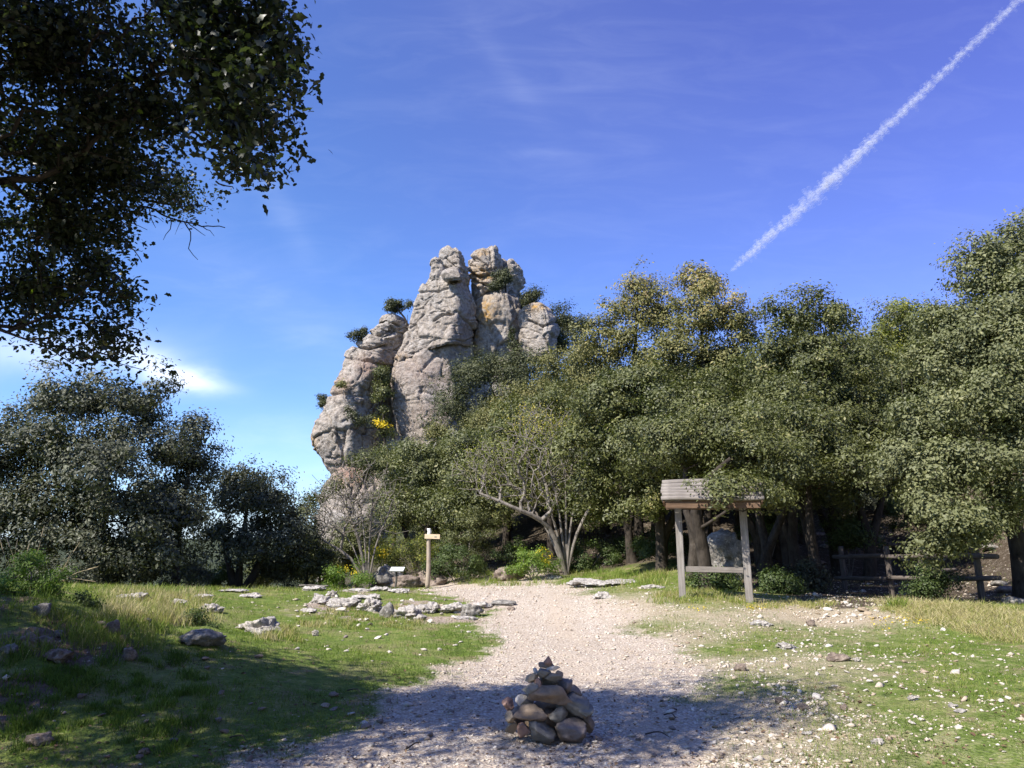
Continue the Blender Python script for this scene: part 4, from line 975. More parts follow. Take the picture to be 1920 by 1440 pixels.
def near_tree():
    r = np.random.default_rng(81)
    EP = [((90, 90, 270, 210), 4.6), ((380, 60, 150, 90), 4.6), ((440, 150, 115, 110), 4.3), ((500, 60, 65, 70), 4.4), ((420, 270, 75, 60), 4.2), ((455, 320, 35, 28), 4.2), ((250, 260, 170, 130), 5.2),
          ((100, 330, 170, 130), 5.4), ((330, 365, 80, 34), 6.2), ((250, 340, 110, 60), 5.8), ((200, 430, 80, 60), 5.5), ((100, 450, 130, 90), 5.6), ((190, 520, 70, 55), 5.4), ((230, 560, 42, 40), 5.3), ((60, 560, 90, 50), 5.5), ((150, 610, 60, 30), 5.4), ((210, 650, 42, 46), 5.3), ((545, 130, 40, 60), 4.3), ((480, 230, 60, 60), 4.25), ((475, 345, 32, 26), 4.2), ((15, 610, 25, 30), 5.4), ((120, 640, 30, 28), 5.3)]
    E = []; sz = []
    for (x, y, a, b), Y in EP:
        c = P(x, y, Y); k = mpp(Y) * .93; E.append((*c, a * k, min(a, b) * k * 1.3 + .25, b * k))
    # the crown goes on over the camera's left and above the frame
    off = [(-4.6, 3.6, 4.6, 1.6, 1.7, 1.2), (-3.6, 3.4, 5.8, 1.7, 1.6, 1.1), (-5.8, 5.2, 4.4, 1.6, 1.6, 1.2), (-5.4, 1.8, 4.8, 1.7, 1.6, 1.2), (-2.6, 4.0, 6.2, 1.4, 1.4, .8), (-6.6, 3.6, 5.6, 1.5, 1.6, 1.2)]
    base = np.array([-5.3, 3.3, g1(-5.3, 3.3) - .05])
    Cs, Os, n = [], [], 0
    C1, O1 = crown_points(E, 4000, r, .85, .25, 3, 9, .34)
    px, py = project(C1)
    # bare gap between the upper mass and the hanging lower branch, as in the photograph
    keep = ~((px > 235) & (py > 400) & (py < 500)) & ~((px > 420) & (py > 345)) & (px < 560)
    C1 = C1[keep]; O1 = O1[keep]
    C2, O2 = crown_points(off, 620, r, .6, .3, 9)
    px2, py2 = project(C2); fr = (C2[:, 1] > .3) & (px2 > -30) & (px2 < 1950) & (py2 > -30) & (py2 < 1440)
    C2 = C2[~fr]; O2 = O2[~fr]
    C = np.vstack([C1, C2]); O = np.vstack([O1, O2])
    st = [[base, base + [.1, 0, 1.5], base + [.5, .2, 3.0], np.array([-3.8, 4.0, 4.6]), P(180, 150, 4.9), P(380, 130, 4.5), P(430, 260, 4.35)],
          [base + [.1, 0, 1.5], np.array([-4.4, 4.6, 3.6]), P(-60, 480, 5.6), P(60, 490, 5.5), P(180, 520, 5.4)],
          [base + [.5, .2, 3.0], np.array([-3.9, 4.6, 4.0]), P(40, 330, 5.6), P(240, 370, 5.9), P(330, 385, 6.1)],
          [base + [.1, 0, 1.5], base + [-.6, .2, 3.6], base + [-.8, 0, 4.8]]]
    T = np.vstack([C1[r.permutation(len(C1))[:1700]], C2[:250]])
    NA, par, rad = skeleton(st, T, r, rt=.0028, rmax=.17, step=.16, expo=2.35)
    root = empty('overhanging_oak', tuple(base)); tag(root, 'dark evergreen oak in the foreground whose branches hang into the upper left', 'tree')
    ok = par >= 0
    V, Fc = tubes(NA[par[ok]] - base, NA[ok] - base, np.minimum(rad[par[ok]], rad[ok] * 1.4), rad[ok], 6)
    link('trunk', mesh_from('trunk', V, Fc, [M['bark']], True), root)
    for ln, r0 in [([(215, 370), (240, 387), (280, 389), (320, 410), (350, 415), (380, 425), (398, 424), (422, 427)], .011), ([(320, 410), (318, 430), (306, 450)], .005), ([(345, 415), (357, 435), (356, 465), (371, 487)], .006), ([(350, 415), (368, 432), (385, 442)], .005),
                   ([(280, 392), (286, 412), (292, 427)], .005), ([(215, 405), (235, 420), (250, 418), (276, 431)], .006), ([(240, 420), (248, 435), (255, 443)], .004), ([(205, 420), (222, 445), (250, 470), (266, 492)], .009), ([(245, 466), (257, 471), (268, 470)], .004), ([(380, 425), (393, 434), (402, 443)], .004), ([(250, 389), (270, 400), (290, 405), (306, 416)], .005), ([(340, 413), (328, 440)], .003), ([(405, 340), (425, 348), (438, 354)], .006)]:
        nd = np.array(polyline_nodes([P(x, y, 6.0 if x < 400 or y > 400 else 4.4) for x, y in ln], .05)) - base; nd[1:-1] += r.normal(0, .006, (len(nd) - 2, 3)); rr = np.linspace(r0, r0 * .35, len(nd))
        V, Fc = tubes(nd[:-1], nd[1:], rr[:-1], rr[1:], 5); link('bare_twig', mesh_from('bare_twig', V, Fc, [M['bark']], True), root)
    px, py = project(C1)
    s1 = np.where(C1[:, 1] > 5.8, .032, np.where((px > 330) & (py < 380), .052, .042))
    V, Fc, tn = near_leaves(C1 - base, O1, 10, .062, s1, r)
    link('crown', mesh_from('crown', V, Fc, [M['near']], False, dict(tone=tn)), root)
    V, Fc, tn = leaves(C2 - base, O2, 50, .24, .075, r)
    o = link('crown', mesh_from('crown', V, Fc, [M['near']], False, dict(tone=tn)), root)
near_tree()
# trees outside the frame, those at left casting shade across the picture
shade = tree('evergreen_oak', 'evergreen oak just outside the left edge shading the bank', 'tree', 0, None, [[(0, 0, 0), (.1, 0, 2), (0, 0, 4.5)]], 'oakdark', nclump=200, nleaf=70, lsize=.11, spread=.32, woody=90, seed=91,
             wells=[(0, 0, 5.0, 2.0, 2.0, 1.5), (1.3, .2, 4.0, 1.4, 1.5, 1.1), (-1.2, .4, 4.2, 1.4, 1.4, 1.1)], group='trees outside the left edge')
SH = [(-7.4, 3.9, 1.05), (-10.6, 4.6, 1.15), (-9.0, .6, 1.0), (-5.6, -1.6, 1.0), (-2.2, -3.4, .95), (3.5, -6.5, 1.2), (7.5, -4.5, 1.3), (11, -1.5, 1.25), (-7, -6, 1.3), (0, -9, 1.4), (13, -7, 1.4)]  # oaks far behind and at right are unseen, added to block skylight
for k, (x, y, s) in enumerate(SH):
    lab = ['evergreen oak just outside the left edge shading the bank', 'evergreen oak outside the left edge behind the bank', 'evergreen oak left of and behind the viewpoint', 'evergreen oak behind the viewpoint to the left', 'evergreen oak directly behind the viewpoint', 'unseen evergreen oak behind the viewpoint to the right', 'unseen evergreen oak behind and right of the viewpoint', 'unseen evergreen oak to the right outside the frame', 'unseen evergreen oak far behind to the left', 'unseen evergreen oak further behind the viewpoint', 'unseen evergreen oak far behind to the right'][k]
    z = g1(x, y)
    if k == 0: shade.location = (x, y, z); shade.scale = (s,) * 3
    else: copy_tree(shade, (x, y, z), k * 1.3, s, lab)

# ------------------------------------------------------------------ rocks of the clearing
BR = 'rocks cropping out of the grass'
for a in [
 (478, 1188, 88, 36, 'lime', 'white pitted boulder, largest in the sunny grass left of the path'),
 (250, 1126, 48, 20, 'lime', 'white domed rock among straw tufts near the left crest'),
 (226, 1124, 28, 11, 'lime', 'small white rock touching the left side of the white domed rock'),
 (368, 1213, 88, 32, 'grey', 'long grey rock lying in the shade of the overhanging tree'),
 (392, 1150, 50, 20, 'lime', 'flat rock with a dark right end above the long grey rock'),
 (330, 1138, 34, 16, 'lime', 'pale rock half sunk in straw right of the white domed rock'),
 (378, 1121, 40, 8, 'lime', 'thin pale slab in the grass near the crest'),
 (432, 1111, 62, 6, 'lime', 'low flat pale ledge on the left crest'),
 (468, 1122, 50, 12, 'lime', 'pale lumpy rock just below the low flat crest ledge'),
 (585, 1109, 46, 12, 'lime', 'rounded pale rock on the crest left of the gorse'),
 (598, 1134, 40, 24, 'lime', 'left block of the pale outcrop in the grass'),
 (640, 1142, 66, 26, 'lime', 'broad pale block sloping right in the outcrop'),
 (622, 1120, 20, 16, 'lime', 'upright small pale rock above the outcrop'),
 (690, 1148, 52, 32, 'lime', 'domed middle rock of the outcrop'),
 (575, 1150, 36, 10, 'lime', 'low pale stones at the left foot of the outcrop'),
 (665, 1110, 60, 7, 'lime', 'long thin pale ledge under the gorse'),
 (712, 1109, 44, 12, 'lime', 'pale hump on the crest left of the information panel'),
 (685, 1126, 60, 13, 'lime', 'sloping pale slab above the domed rock'),
 (745, 1112, 46, 12, 'lime', 'pale rock at the foot of the information panel'),
 (724, 1160, 30, 30, 'grey', 'dark sided rock right of the domed rock'),
 (768, 1162, 62, 34, 'lime', 'broken pale rock with dark holes mid outcrop'),
 (800, 1152, 50, 28, 'lime', 'pale rock right of the broken one with dark holes'),
 (850, 1152, 60, 26, 'lime', 'ridged pale rock near the right end of the outcrop'),
 (885, 1158, 44, 24, 'grey', 'grey rock ending the outcrop at the path'),
 (872, 1164, 50, 8, 'lime', 'flat white slab in front of the grey end rock'),
 (905, 1141, 38, 16, 'lime', 'rounded rock at the left path edge'),
 (945, 1138, 50, 10, 'grey', 'low dark edged rock in the gravel'),
 (958, 1145, 16, 8, 'brown', 'small brown rock on the left of the path'),
 (1132, 1124, 42, 17, 'lime', 'white rock alone in the grass right of the path'),
 (1140, 1101, 150, 17, 'lime', 'broad flat bedrock slab at the far end of the path'),
 (1225, 1103, 50, 8, 'lime', 'thin pale bedrock right of the broad flat slab'),
 (1040, 1087, 32, 10, 'lime', 'small flat rock at the back edge of the path'),
 (955, 1092, 60, 26, 'brown', 'dark crumbling rock bank right of the signpost'),
 (1430, 1176, 48, 13, 'lime', 'low pale rock with a dark hole below the wooden frame'),
 (1480, 1219, 44, 15, 'lime', 'pale rounded rock in the stony grass'),
 (1522, 1175, 18, 13, 'brown', 'small tan block in the stony grass'),
 (1578, 1242, 46, 15, 'brown', 'brown brick shaped stone in the stony grass'),
 (1608, 1242, 16, 11, 'lime', 'small white stone touching the brick shaped stone'),
 (1715, 1316, 22, 12, 'lime', 'angular white stone with a dark right face in the grass'),
 (1790, 1330, 20, 10, 'lime', 'white stone heading a diagonal row in the right grass'),
 (1806, 1340, 26, 8, 'lime', 'second flat white stone of the diagonal row'),
 (1466, 1320, 24, 12, 'brown', 'tan lump in the stony grass'), (1508, 1334, 22, 12, 'brown', 'tan pebble boulder right of the tan lump'),
 (1585, 1335, 16, 12, 'brown', 'pinkish upright stone in the grass'),
 (1648, 1398, 24, 12, 'lime', 'pointed white stone near the lower right shade'),
 (1515, 1380, 22, 8, 'lime', 'flat white stone just above the lower right shade patch'),
 (1390, 1262, 26, 13, 'brown', 'warm coloured stone at the right path edge'),
 (66, 1402, 60, 22, 'brown', 'flat brown stone in deep shade at lower left'),
 (45, 1222, 44, 26, 'brown', 'brown stone in the shaded heap at the left edge'),
 (78, 1214, 34, 20, 'brown', 'leaning brown stone right beside the shaded one at the left edge'),
 (104, 1200, 24, 12, 'grey', 'small pale stone above the shaded heap'),
 (55, 1196, 30, 18, 'brown', 'dark stone at the top of the shaded heap'),
 (72, 1158, 36, 26, 'grey', 'grey stone catching light under the bright shrub'),
 (205, 1195, 34, 26, 'brown', 'brown stone in the shaded rubble below the straw'),
 (185, 1180, 22, 14, 'brown', 'smaller brown stone behind the shaded rubble'),
 (228, 1205, 18, 14, 'brown', 'right brown stone of the shaded rubble'),
 (275, 1172, 16, 10, 'grey', 'small grey stone at the foot of the straw'),
 (100, 1246, 56, 26, 'brown', 'broad earthy stone at the lower edge of the bank'),
 (238, 1242, 30, 22, 'brown', 'earthy stone on the right end of the bank'),
 (10, 1240, 34, 16, 'grey', 'pale stone cut by the left edge'),
 (268, 1416, 22, 12, 'brown', 'small square brown stone in the dark foreground'),
 (590, 1196, 14, 14, 'lime', 'tiny upright white stone beside the pitted boulder'),
]:
    px, py, w, h, mt, lab = a
    rock('rock', px, py, w, h, M[mt], lab, 'rock', None, 4 if w > 40 else 3, None, None, .75, .22 if mt == 'lime' else .14, .3, 0, 7, None, 2.6)
rock('boulder', 722, 1106, 62, 46, M['grey'], 'large grey lichened boulder left of the information panel', 'boulder', None, 4, 26.2)
rock('boulder', 764, 1105, 62, 26, M['brown'], 'pinkish sloping boulder between the information panel and the signpost', 'boulder', None, 4, 25.2)
rock('boulder', 810, 1105, 58, 30, M['brown'], 'brownish boulder directly behind the signpost', 'boulder', None, 4, 25.6)
rock('boulder', 1364, 1100, 88, 112, M['grey'], 'large sunlit pale boulder framed by the wooden posts', 'boulder', None, 4, 17.3, 5, .8, .12)
for k, (px, py, w, h) in enumerate([(1560, 1028, 40, 8), (1640, 1014, 50, 9), (1750, 1022, 44, 12), (1800, 1030, 40, 12), (1840, 1012, 34, 14), (1690, 1030, 40, 8), (1870, 1040, 40, 9), (1895, 1112, 44, 12), (1880, 1100, 30, 10), (1800, 1108, 26, 10), (1770, 1058, 30, 10), (1540, 1010, 26, 8), (1700, 1062, 26, 8), (1540, 1060, 30, 8), (1910, 1135, 40, 14)]):
    rock('terrace_rock', px, py, w, h, M['brown'] if k % 2 else M['grey'], 'half shaded stone on the slope and terraces behind the rail fence', 'rock', 'stones of the slope behind the fence', 2, None, 300 + k)
# loose stones one can tell apart, each an object of its own
protos = []
for k in range(10):
    V, Fc = stone_v(2, (1, 1, 1), 500 + k, 16, .05, .32)
    protos.append({mm: mesh_from('loose_stone', V, Fc, [M[mm]]) for mm in ('s_white', 's_ochre', 's_brown', 's_purple')})
def loose(n, xr, yr, smin, smax, mats, label, group, seed):
    r = np.random.default_rng(seed); c = 0
    while c < n:
        px = r.uniform(*xr); py = r.uniform(*yr); p = ground_at(px, py); m_ = [float(v[0]) for v in masks(p[:1], p[1:2])]
        if group.startswith('loose white') and m_[0] > .7 and r.random() < .8: continue
        s = r.uniform(smin, smax) * mpp(p[1]) * (1 + .15 * r.normal() ** 2)
        me = protos[r.integers(10)][mats[r.integers(len(mats))]]
        o = link('loose_stone', me, None, (p[0], p[1], p[2] + s * .12), (r.normal(0, .2), r.normal(0, .2), r.uniform(0, 6.3)))
        o.scale = (s, s * r.uniform(.6, 1), s * r.uniform(.3, .6))
        nm = me.materials[0].name.replace('stone_', ''); nm = {'purple': 'purplish', 'ochre': 'tan'}.get(nm, nm)
        big = s / mpp(p[1]) > (smin + smax) / 2
        tag(o, ('larger ' if big else 'small ') + nm + ' ' + label, 'stone', group); c += 1
loose(135, (1300, 1900), (1180, 1438), 5, 11.5, ['s_white', 's_white', 's_white', 's_white', 's_ochre'], 'loose stone lying in the sunny grass right of the path', 'loose white stones in the right grass', 1)
loose(48, (540, 920), (1110, 1235), 5, 11, ['s_white', 's_white', 's_white', 's_purple'], 'loose stone in the grass around the left outcrop', 'loose white stones by the outcrop', 2)
loose(42, (560, 1330), (1300, 1438), 7, 15, ['s_purple', 's_brown', 's_ochre', 's_white'], 'loose stone on the shaded gravel around the cairn', 'stones on the shaded gravel', 3)
loose(24, (0, 520), (1230, 1435), 7, 15, ['s_purple', 's_brown'], 'loose stone in the shaded turf at lower left', 'stones in the shaded turf', 4)
loose(42, (1530, 1700), (1138, 1166), 5, 12, ['s_white', 's_white', 's_ochre'], 'rounded stone spilling out of the wood at the grass edge', 'stones spilling from the wood', 5)

loose(14, (935, 1125), (1388, 1408), 7, 14, ['s_purple', 's_brown', 's_white'], 'rubble stone lying at the foot of the cairn', 'rubble round the cairn', 6)

# ------------------------------------------------------------------ the cairn
def build_cairn():
    c0 = ground_at(1030, 1392); Yc = c0[1] + .10
    root = empty('stone_cairn', (c0[0], Yc, c0[2])); tag(root, 'pyramid shaped cairn of stacked brown and grey stones on the path', 'cairn')
    k = mpp(Yc) / 6.546 * .895
    S = [ # centre x, centre y, width, height (enlargement pixels), material, forward offset (m), tilt, label
     (380, 1105, 170, 175, 's_ochre', -.06, 0, None), (535, 1100, 175, 205, 's_red', -.14, 0, None), (755, 1130, 350, 310, 's_grey', -.18, .1, 'large rounded grey green stone at the base'),
     (1120, 1125, 385, 320, 's_purple', -.16, -.1, 'large rounded purple brown stone at the base'), (1350, 1070, 150, 230, 's_brown', -.04, 0, None),
     (335, 832, 160, 150, 's_red', -.02, 0, None), (372, 965, 165, 150, 's_ochre', -.10, .2, None), (610, 905, 440, 210, 's_brown', -.13, .08, 'long brown stone lying across the left'),
     (965, 925, 260, 180, 's_grey', -.12, -.2, None), (1180, 830, 430, 270, 's_grey', -.06, .45, 'dark tilted slab leaning on the right'), (1300, 880, 190, 160, 's_grey', -.12, .2, None),
     (505, 755, 160, 125, 's_white', -.07, -.2, 'pinkish white stone'), (860, 700, 580, 290, 's_brown', -.09, -.12, 'big dark brown stone with an ochre underside'), (620, 615, 220, 140, 's_grey', -.10, .1, None),
     (1060, 620, 190, 210, 's_purple', 0, .3, None), (640, 500, 170, 120, 's_ochre', -.03, 0, None), (720, 550, 110, 110, 's_red', -.08, 0, None),
     (790, 437, 190, 130, 's_grey', -.06, -.1, None), (890, 490, 280, 110, 's_grey', -.05, .12, None), (985, 475, 110, 120, 's_purple', -.02, .2, None),
     (830, 355, 210, 70, 's_purple', -.01, .1, None), (905, 385, 190, 60, 's_white', -.03, -.2, None), (690, 425, 80, 80, 's_white', 0, 0, None),
     # back and core of the pile
     (700, 1080, 420, 330, 's_brown', .14, 0, None), (1080, 1060, 430, 340, 's_grey', .16, 0, None), (450, 1040, 260, 260, 's_purple', .10, 0, None), (1300, 1020, 240, 260, 's_brown', .12, 0, None),
     (880, 900, 520, 280, 's_purple', .08, 0, None), (560, 830, 260, 200, 's_grey', .08, 0, None), (1140, 760, 320, 220, 's_brown', .12, 0, None), (850, 560, 340, 200, 's_grey', .06, 0, None), (880, 1010, 300, 300, 's_brown', .02, 0, None)]
    for n, (x, y, w, h, mt, dy, tl, lab) in enumerate(S):
        X_ = (x - 850) * k; Zz = (1260 - y) * k * .96
        V, Fc = stone_v(4, (w * k, min(w, h) * k * 1.05 + .02, h * k), 700 + n, 16, .07, .38, fscale=1.8); V = craggy(V, (w * k, min(w, h) * k, h * k), 700 + n, .14)
        o = link('stone', mesh_from('stone', V, Fc, [M[mt]], True), root, (X_, dy, Zz), (0, tl, 0)); 
        if lab: o['label'] = lab
    # pointed top stone
    V, Fc = ICO[3]; V = V.copy(); t_ = (V[:, 2] + 1) / 2; V[:, :2] *= (1 - .85 * np.clip(t_ - .35, 0, 1) ** .8 * 1.3)[:, None]; V *= (1 + .1 * fbm(V * 2, 3))[:, None]
    V = V * np.array([62 * k, 58 * k, 62 * k]); o = link('stone', mesh_from('stone', V, Fc, [M['s_red']], True), root, (-0.0, -.02, (1260 - 292) * k * .96), (0, .1, .5)); o['label'] = 'small pointed reddish stone on the very top'
build_cairn()

# ------------------------------------------------------------------ wood
def wood_mat(name, a, b, c2, axis):
    m, t, out = new_mat(name); o = t.new('ShaderNodeTexCoord').outputs['Object']
    mp = t.new('ShaderNodeMapping'); t.put(mp.inputs[0], o)
    mp.inputs['Scale'].default_value = {'x': (1.2, 26, 26), 'z': (26, 26, 1.2)}[axis]
    n = t.noise(mp.outputs[0], 1.6, 6, .7, .4); n2 = t.noise(o, 5, 4, .6)
    c = t.ramp(n, [(.25, a), (.5, b), (.75, c2)]); c = t.mix(t.ramp(n2, [(.45, 0), (.7, .5)]), c, rgb(*[v * .6 for v in b]))
    bs = princ(t, c, .85, t.bump(n, .6, .006), .2); t.l.new(bs.outputs[0], out.inputs[0]); return m
M['wood_z'] = wood_mat('weathered_post', (.11, .095, .082), (.255, .23, .205), (.35, .33, .30), 'z')
M['wood_x'] = wood_mat('weathered_plank', (.09, .08, .07), (.22, .195, .17), (.33, .30, .265), 'x')
M['wood_warm'] = wood_mat('fascia_wood', (.07, .045, .028), (.15, .095, .06), (.22, .15, .10), 'x')
M['log'] = wood_mat('fence_log', (.05, .04, .032), (.12, .10, .085), (.20, .17, .145), 'x')
M['logz'] = wood_mat('fence_post', (.05, .04, .032), (.12, .10, .085), (.20, .17, .145), 'z')
def flatm(name, c_, rough=.6, c2=None, sc_=6):
    m, t, out = new_mat(name); o = t.new('ShaderNodeTexCoord').outputs['Object']
    c = t.mix(t.ramp(t.noise(o, sc_, 5, .6), [(.35, 0), (.7, 1)]), rgb(*c_), rgb(*(c2 or [v * .8 for v in c_])))
    b = princ(t, c, rough); t.l.new(b.outputs[0], out.inputs[0]); return m
M['signwood'] = flatm('sign_board', (.70, .56, .38), .7, (.60, .46, .30))
M['polewood'] = wood_mat('sign_pole', (.22, .17, .12), (.38, .31, .235), (.46, .40, .32), 'z')
M['white'] = flatm('white_paint', (.78, .78, .76), .5)
M['panel'] = flatm('panel_sheet', (.74, .77, .70), .35)
M['mark'] = flatm('panel_marks', (.16, .18, .17), .6)
M['darkmetal'] = flatm('dark_post', (.06, .055, .05), .6, (.11, .10, .09))
M['darkgap'] = M['mark']
def box(name, size, mat, parent=None, loc=(0, 0, 0), rot=(0, 0, 0), bev=.006, wob=0):
    bm = bmesh.new(); bmesh.ops.create_cube(bm, size=1)
    for v in bm.verts: v.co = Vector((v.co.x * size[0], v.co.y * size[1], v.co.z * size[2]))
    if bev: bmesh.ops.bevel(bm, geom=bm.edges[:], offset=bev, segments=2, affect='EDGES')
    me = bpy.data.meshes.new(name); bm.to_mesh(me); bm.free(); me.materials.append(mat)
    return link(name, me, parent, loc, rot)
def logm(name, r, L, mat, parent=None, loc=(0, 0, 0), rot=(0, 0, 0), axis='x', seed=0, half=False, ns=14, taper=1.0):
    n = 14; s = np.linspace(-.5, .5, n); th = np.linspace(0, 2 * math.pi, ns, endpoint=False)
    rings = []
    for j, a in enumerate(s):
        e = .9 if j in (0, n - 1) else 1
        rr = r * e * (1 + (taper - 1) * (a + .5)) * (1 + .05 * perlin(np.stack([np.cos(th) * 1.2 + seed, np.sin(th) * 1.2, np.full(ns, a * L * 1.5)], 1)))
        y, z = np.cos(th) * rr, np.sin(th) * rr
        if half: z = np.maximum(z, 0)
        wb = .012 * math.sin(a * 5 + seed)
        rings.append(np.stack([np.full(ns, a * L), y, z + wb], 1) if axis == 'x' else np.stack([y + wb, z, np.full(ns, a * L)], 1))
    V = np.vstack(rings); bm = bmesh.new(); vs = [bm.verts.new(v) for v in V]
    for j in range(n - 1):
        for i in range(ns): bm.faces.new([vs[j * ns + i], vs[j * ns + (i + 1) % ns], vs[(j + 1) * ns + (i + 1) % ns], vs[(j + 1) * ns + i]]).smooth = True
    bm.faces.new(vs[:ns]); bm.faces.new(vs[-ns:]); bmesh.ops.recalc_face_normals(bm, faces=bm.faces)
    me = bpy.data.meshes.new(name); bm.to_mesh(me); bm.free(); me.materials.append(mat)
    return link(name, me, parent, loc, rot)

# wooden shelter frame with a plank roof (the panel is gone)
def frame():
    Yb = 14.5; a = P(1280, 1121, Yb + .12); b = P(1404, 1129, Yb - .12); za = g1(a[0], a[1]); zb = g1(b[0], b[1])
    L = math.hypot(b[0] - a[0], b[1] - a[1]); ang = math.atan2(b[1] - a[1], b[0] - a[0])
    root = empty('notice_frame', (a[0], a[1], za), ang); tag(root, 'weathered empty wooden notice frame with a plank roof, right of the path', 'notice board')
    top = P(1275, 940, Yb)[2] - za
    pw = .125
    box('post', (pw, .13, top + .25), M['wood_z'], root, (-.01, 0, (top + .25) / 2 - .2), (0, -.012, 0), .008)
    box('post', (pw, .13, top + .25), M['wood_z'], root, (L, 0, (top + .25) / 2 - .2 + (zb - za)), (0, -.02, 0), .008)
    zc = P(1340, 1068, Yb)[2] - za
    box('crossbar', (L - pw - .004, .06, .10), M['wood_x'], root, (L / 2, 0, zc), (0, .01, 0), .005)
    x0 = -.30; x1 = L + .32; Lr = x1 - x0; cx = (x0 + x1) / 2; ridge = top + .39; eave = top + .0
    box('ridge_beam', (Lr - .1, .06, .08), M['wood_x'], root, (cx, 0, ridge - .10), (0, 0, 0), .005)
    box('lintel', (L - pw - .004, .07, .12), M['wood_warm'], root, (L / 2, .0, top - .03), (0, 0, 0), .005)
    n = 6; w = .46; sl = math.atan2(ridge - eave, w); D = math.hypot(w, ridge - eave)
    for side in (-1, 1):
        for i in range(n):
            f = (i + .5) / n
            o = logm('roof_plank', D / n * .51, Lr + rng.uniform(-.03, .03), M['wood_x'], root, (cx + rng.uniform(-.01, .01), side * w * (1 - f) , eave + (ridge - eave) * f), (side * -1 * -sl * -1 if side > 0 else sl, 0, 0), 'x', i + 3 * side, True)
    for xx in (x0 + .03, x1 - .03):
        for side in (-1, 1):
            box('gable_rafter', (.03, D - .06, .08), M['wood_warm'], root, (xx, side * w / 2, (ridge + eave) / 2 - .075), (-side * sl, 0, 0), .004)
    box('fascia', (Lr - .12, .03, .13), M['wood_warm'], root, (cx, -w + .05, eave - .075), (0, 0, 0), .004)
    box('fascia', (Lr - .12, .03, .13), M['wood_warm'], root, (cx, w - .05, eave - .075), (0, 0, 0), .004)
frame()

# signpost
def signpost():
    b = P(802, 1104, 24.6); b[2] = g1(b[0], b[1]); H = P(808, 992, 24.6)[2] - b[2]
    root = empty('signpost', tuple(b)); tag(root, 'round wooden signpost with a white tip and one short tan board', 'signpost')
    logm('pole', .075, H - .17, M['polewood'], root, (0, 0, (H - .17) / 2), (0, .008, 0), 'z', 2, False, 14, .82)
    logm('white_tip', .064, .19, M['white'], root, (.008, 0, H - .075), (0, 0, 0), 'z', 2)
    k = mpp(24.6)
    box('sign_board', (27.5 * k, .03, 8.3 * k), M['signwood'], root, (.10 + .02, -.085, P(812, 1006, 24.6)[2] - b[2]), (0, .03, 0), .004)
    box('printed_mark', (.07, .004, .025), M['mark'], root, (.22, -.103, P(812, 1006, 24.6)[2] - b[2] - .01), (0, .03, 0), 0)
signpost()
def panel():
    b = P(742, 1104, 24.4); b[2] = g1(b[0], b[1]) - .03; k = mpp(24.4); H = P(742, 1069, 24.4)[2] - b[2]
    root = empty('information_panel', tuple(b)); tag(root, 'tilted white information panel on a dark post left of the signpost', 'information panel')
    logm('post', .032, H, M['darkmetal'], root, (0, 0, H / 2), (0, .02, 0), 'z', 1)
    q = empty('x', (0, 0, 0)); bpy.data.objects.remove(q)
    pn = box('panel', (25 * k, .26, .02), M['panel'], root, (.03, 0, H + .03), (R(24), 0, R(-6)), .004)
    box('panel_frame', (25 * k + .02, .28, .015), M['darkmetal'], root, (.03, .004, H + .012), (R(24), 0, R(-6)), .003)
    for i, (x, y, w_) in enumerate([(.06, .03, .20), (.06, .0, .16), (.06, -.03, .2), (-.12, .0, .10)]):
        box('text_line', (w_, .012, .003), M['mark'], pn, (x, y, .0118), (0, 0, 0), 0)
panel()

# rail fence
def fence():
    pts = [(1583, 20.0, 1024), (1670, 18.0, 1024), (1838, 15.7, 1022)]
    W = []
    for px, Y, topy in pts:
        p = P(px, 1100, Y); z = g1(p[0], p[1]); W.append((p[0], Y, z, P(px, topy, Y)[2]))
    c = W[0]; root = empty('rail_fence', (c[0], c[1], c[2])); tag(root, 'round log rail fence with two rails in the shade at right', 'fence')
    def pst(x, y, z, zt): logm('post', .065, zt - z + .3, M['logz'], root, (x - c[0], y - c[1], (zt + z - .3) / 2 - c[2]), (0, random.uniform(-.03, .03), 0), 'z', x, False, 12, .95)
    for w in W: pst(*w)
    p = P(1732, 1100, 19.6); zz = g1(p[0], p[1]); 
    ext0 = (W[0][0] - .5, W[0][1] + .9); ext1 = (W[2][0] + .55, W[2][1] - .55)
    line = [(ext0[0], ext0[1], None)] + [(w[0], w[1], w) for w in W] + [(ext1[0], ext1[1], None)]
    for ry, rad_ in ((1043, .052), (1084, .048)):
        zs = [P(px, ry + (0 if px < 1800 else (0 if ry < 1050 else 0)), Y)[2] for px, Y, _ in pts]
        xs = [w[0] for w in W]; ys = [w[1] for w in W]
        for i in range(2):
            a = np.array([xs[i], ys[i], zs[i]]); b = np.array([xs[i + 1], ys[i + 1], zs[i + 1]]); d = b - a; 
            if i == 0: a = a - d * .15
            else: b = b + d * .22
            d = b - a; m = (a + b) / 2 + [-.085, -.06, 0]; L = np.linalg.norm(d)
            q = Vector(d).to_track_quat('X', 'Z').to_euler()
            logm('rail', rad_, L, M['log'], root, (m[0] - c[0], m[1] - c[1], m[2] - c[2]), tuple(q), 'x', i + ry)
    # second row a little behind
    b2 = empty('rail_fence', (p[0], p[1], zz)); tag(b2, 'single fence post with a broken off rail behind the log fence', 'fence')
    h = P(1732, 1023, 19.6)[2] - zz
    logm('post', .065, h + .2, M['logz'], b2, (0, 0, h / 2 - .1), (0, 0, 0), 'z', 4)
    logm('rail', .045, 1.2, M['log'], b2, (.5, .05, h * .45), (0, .03, .5), 'x', 5)
fence()
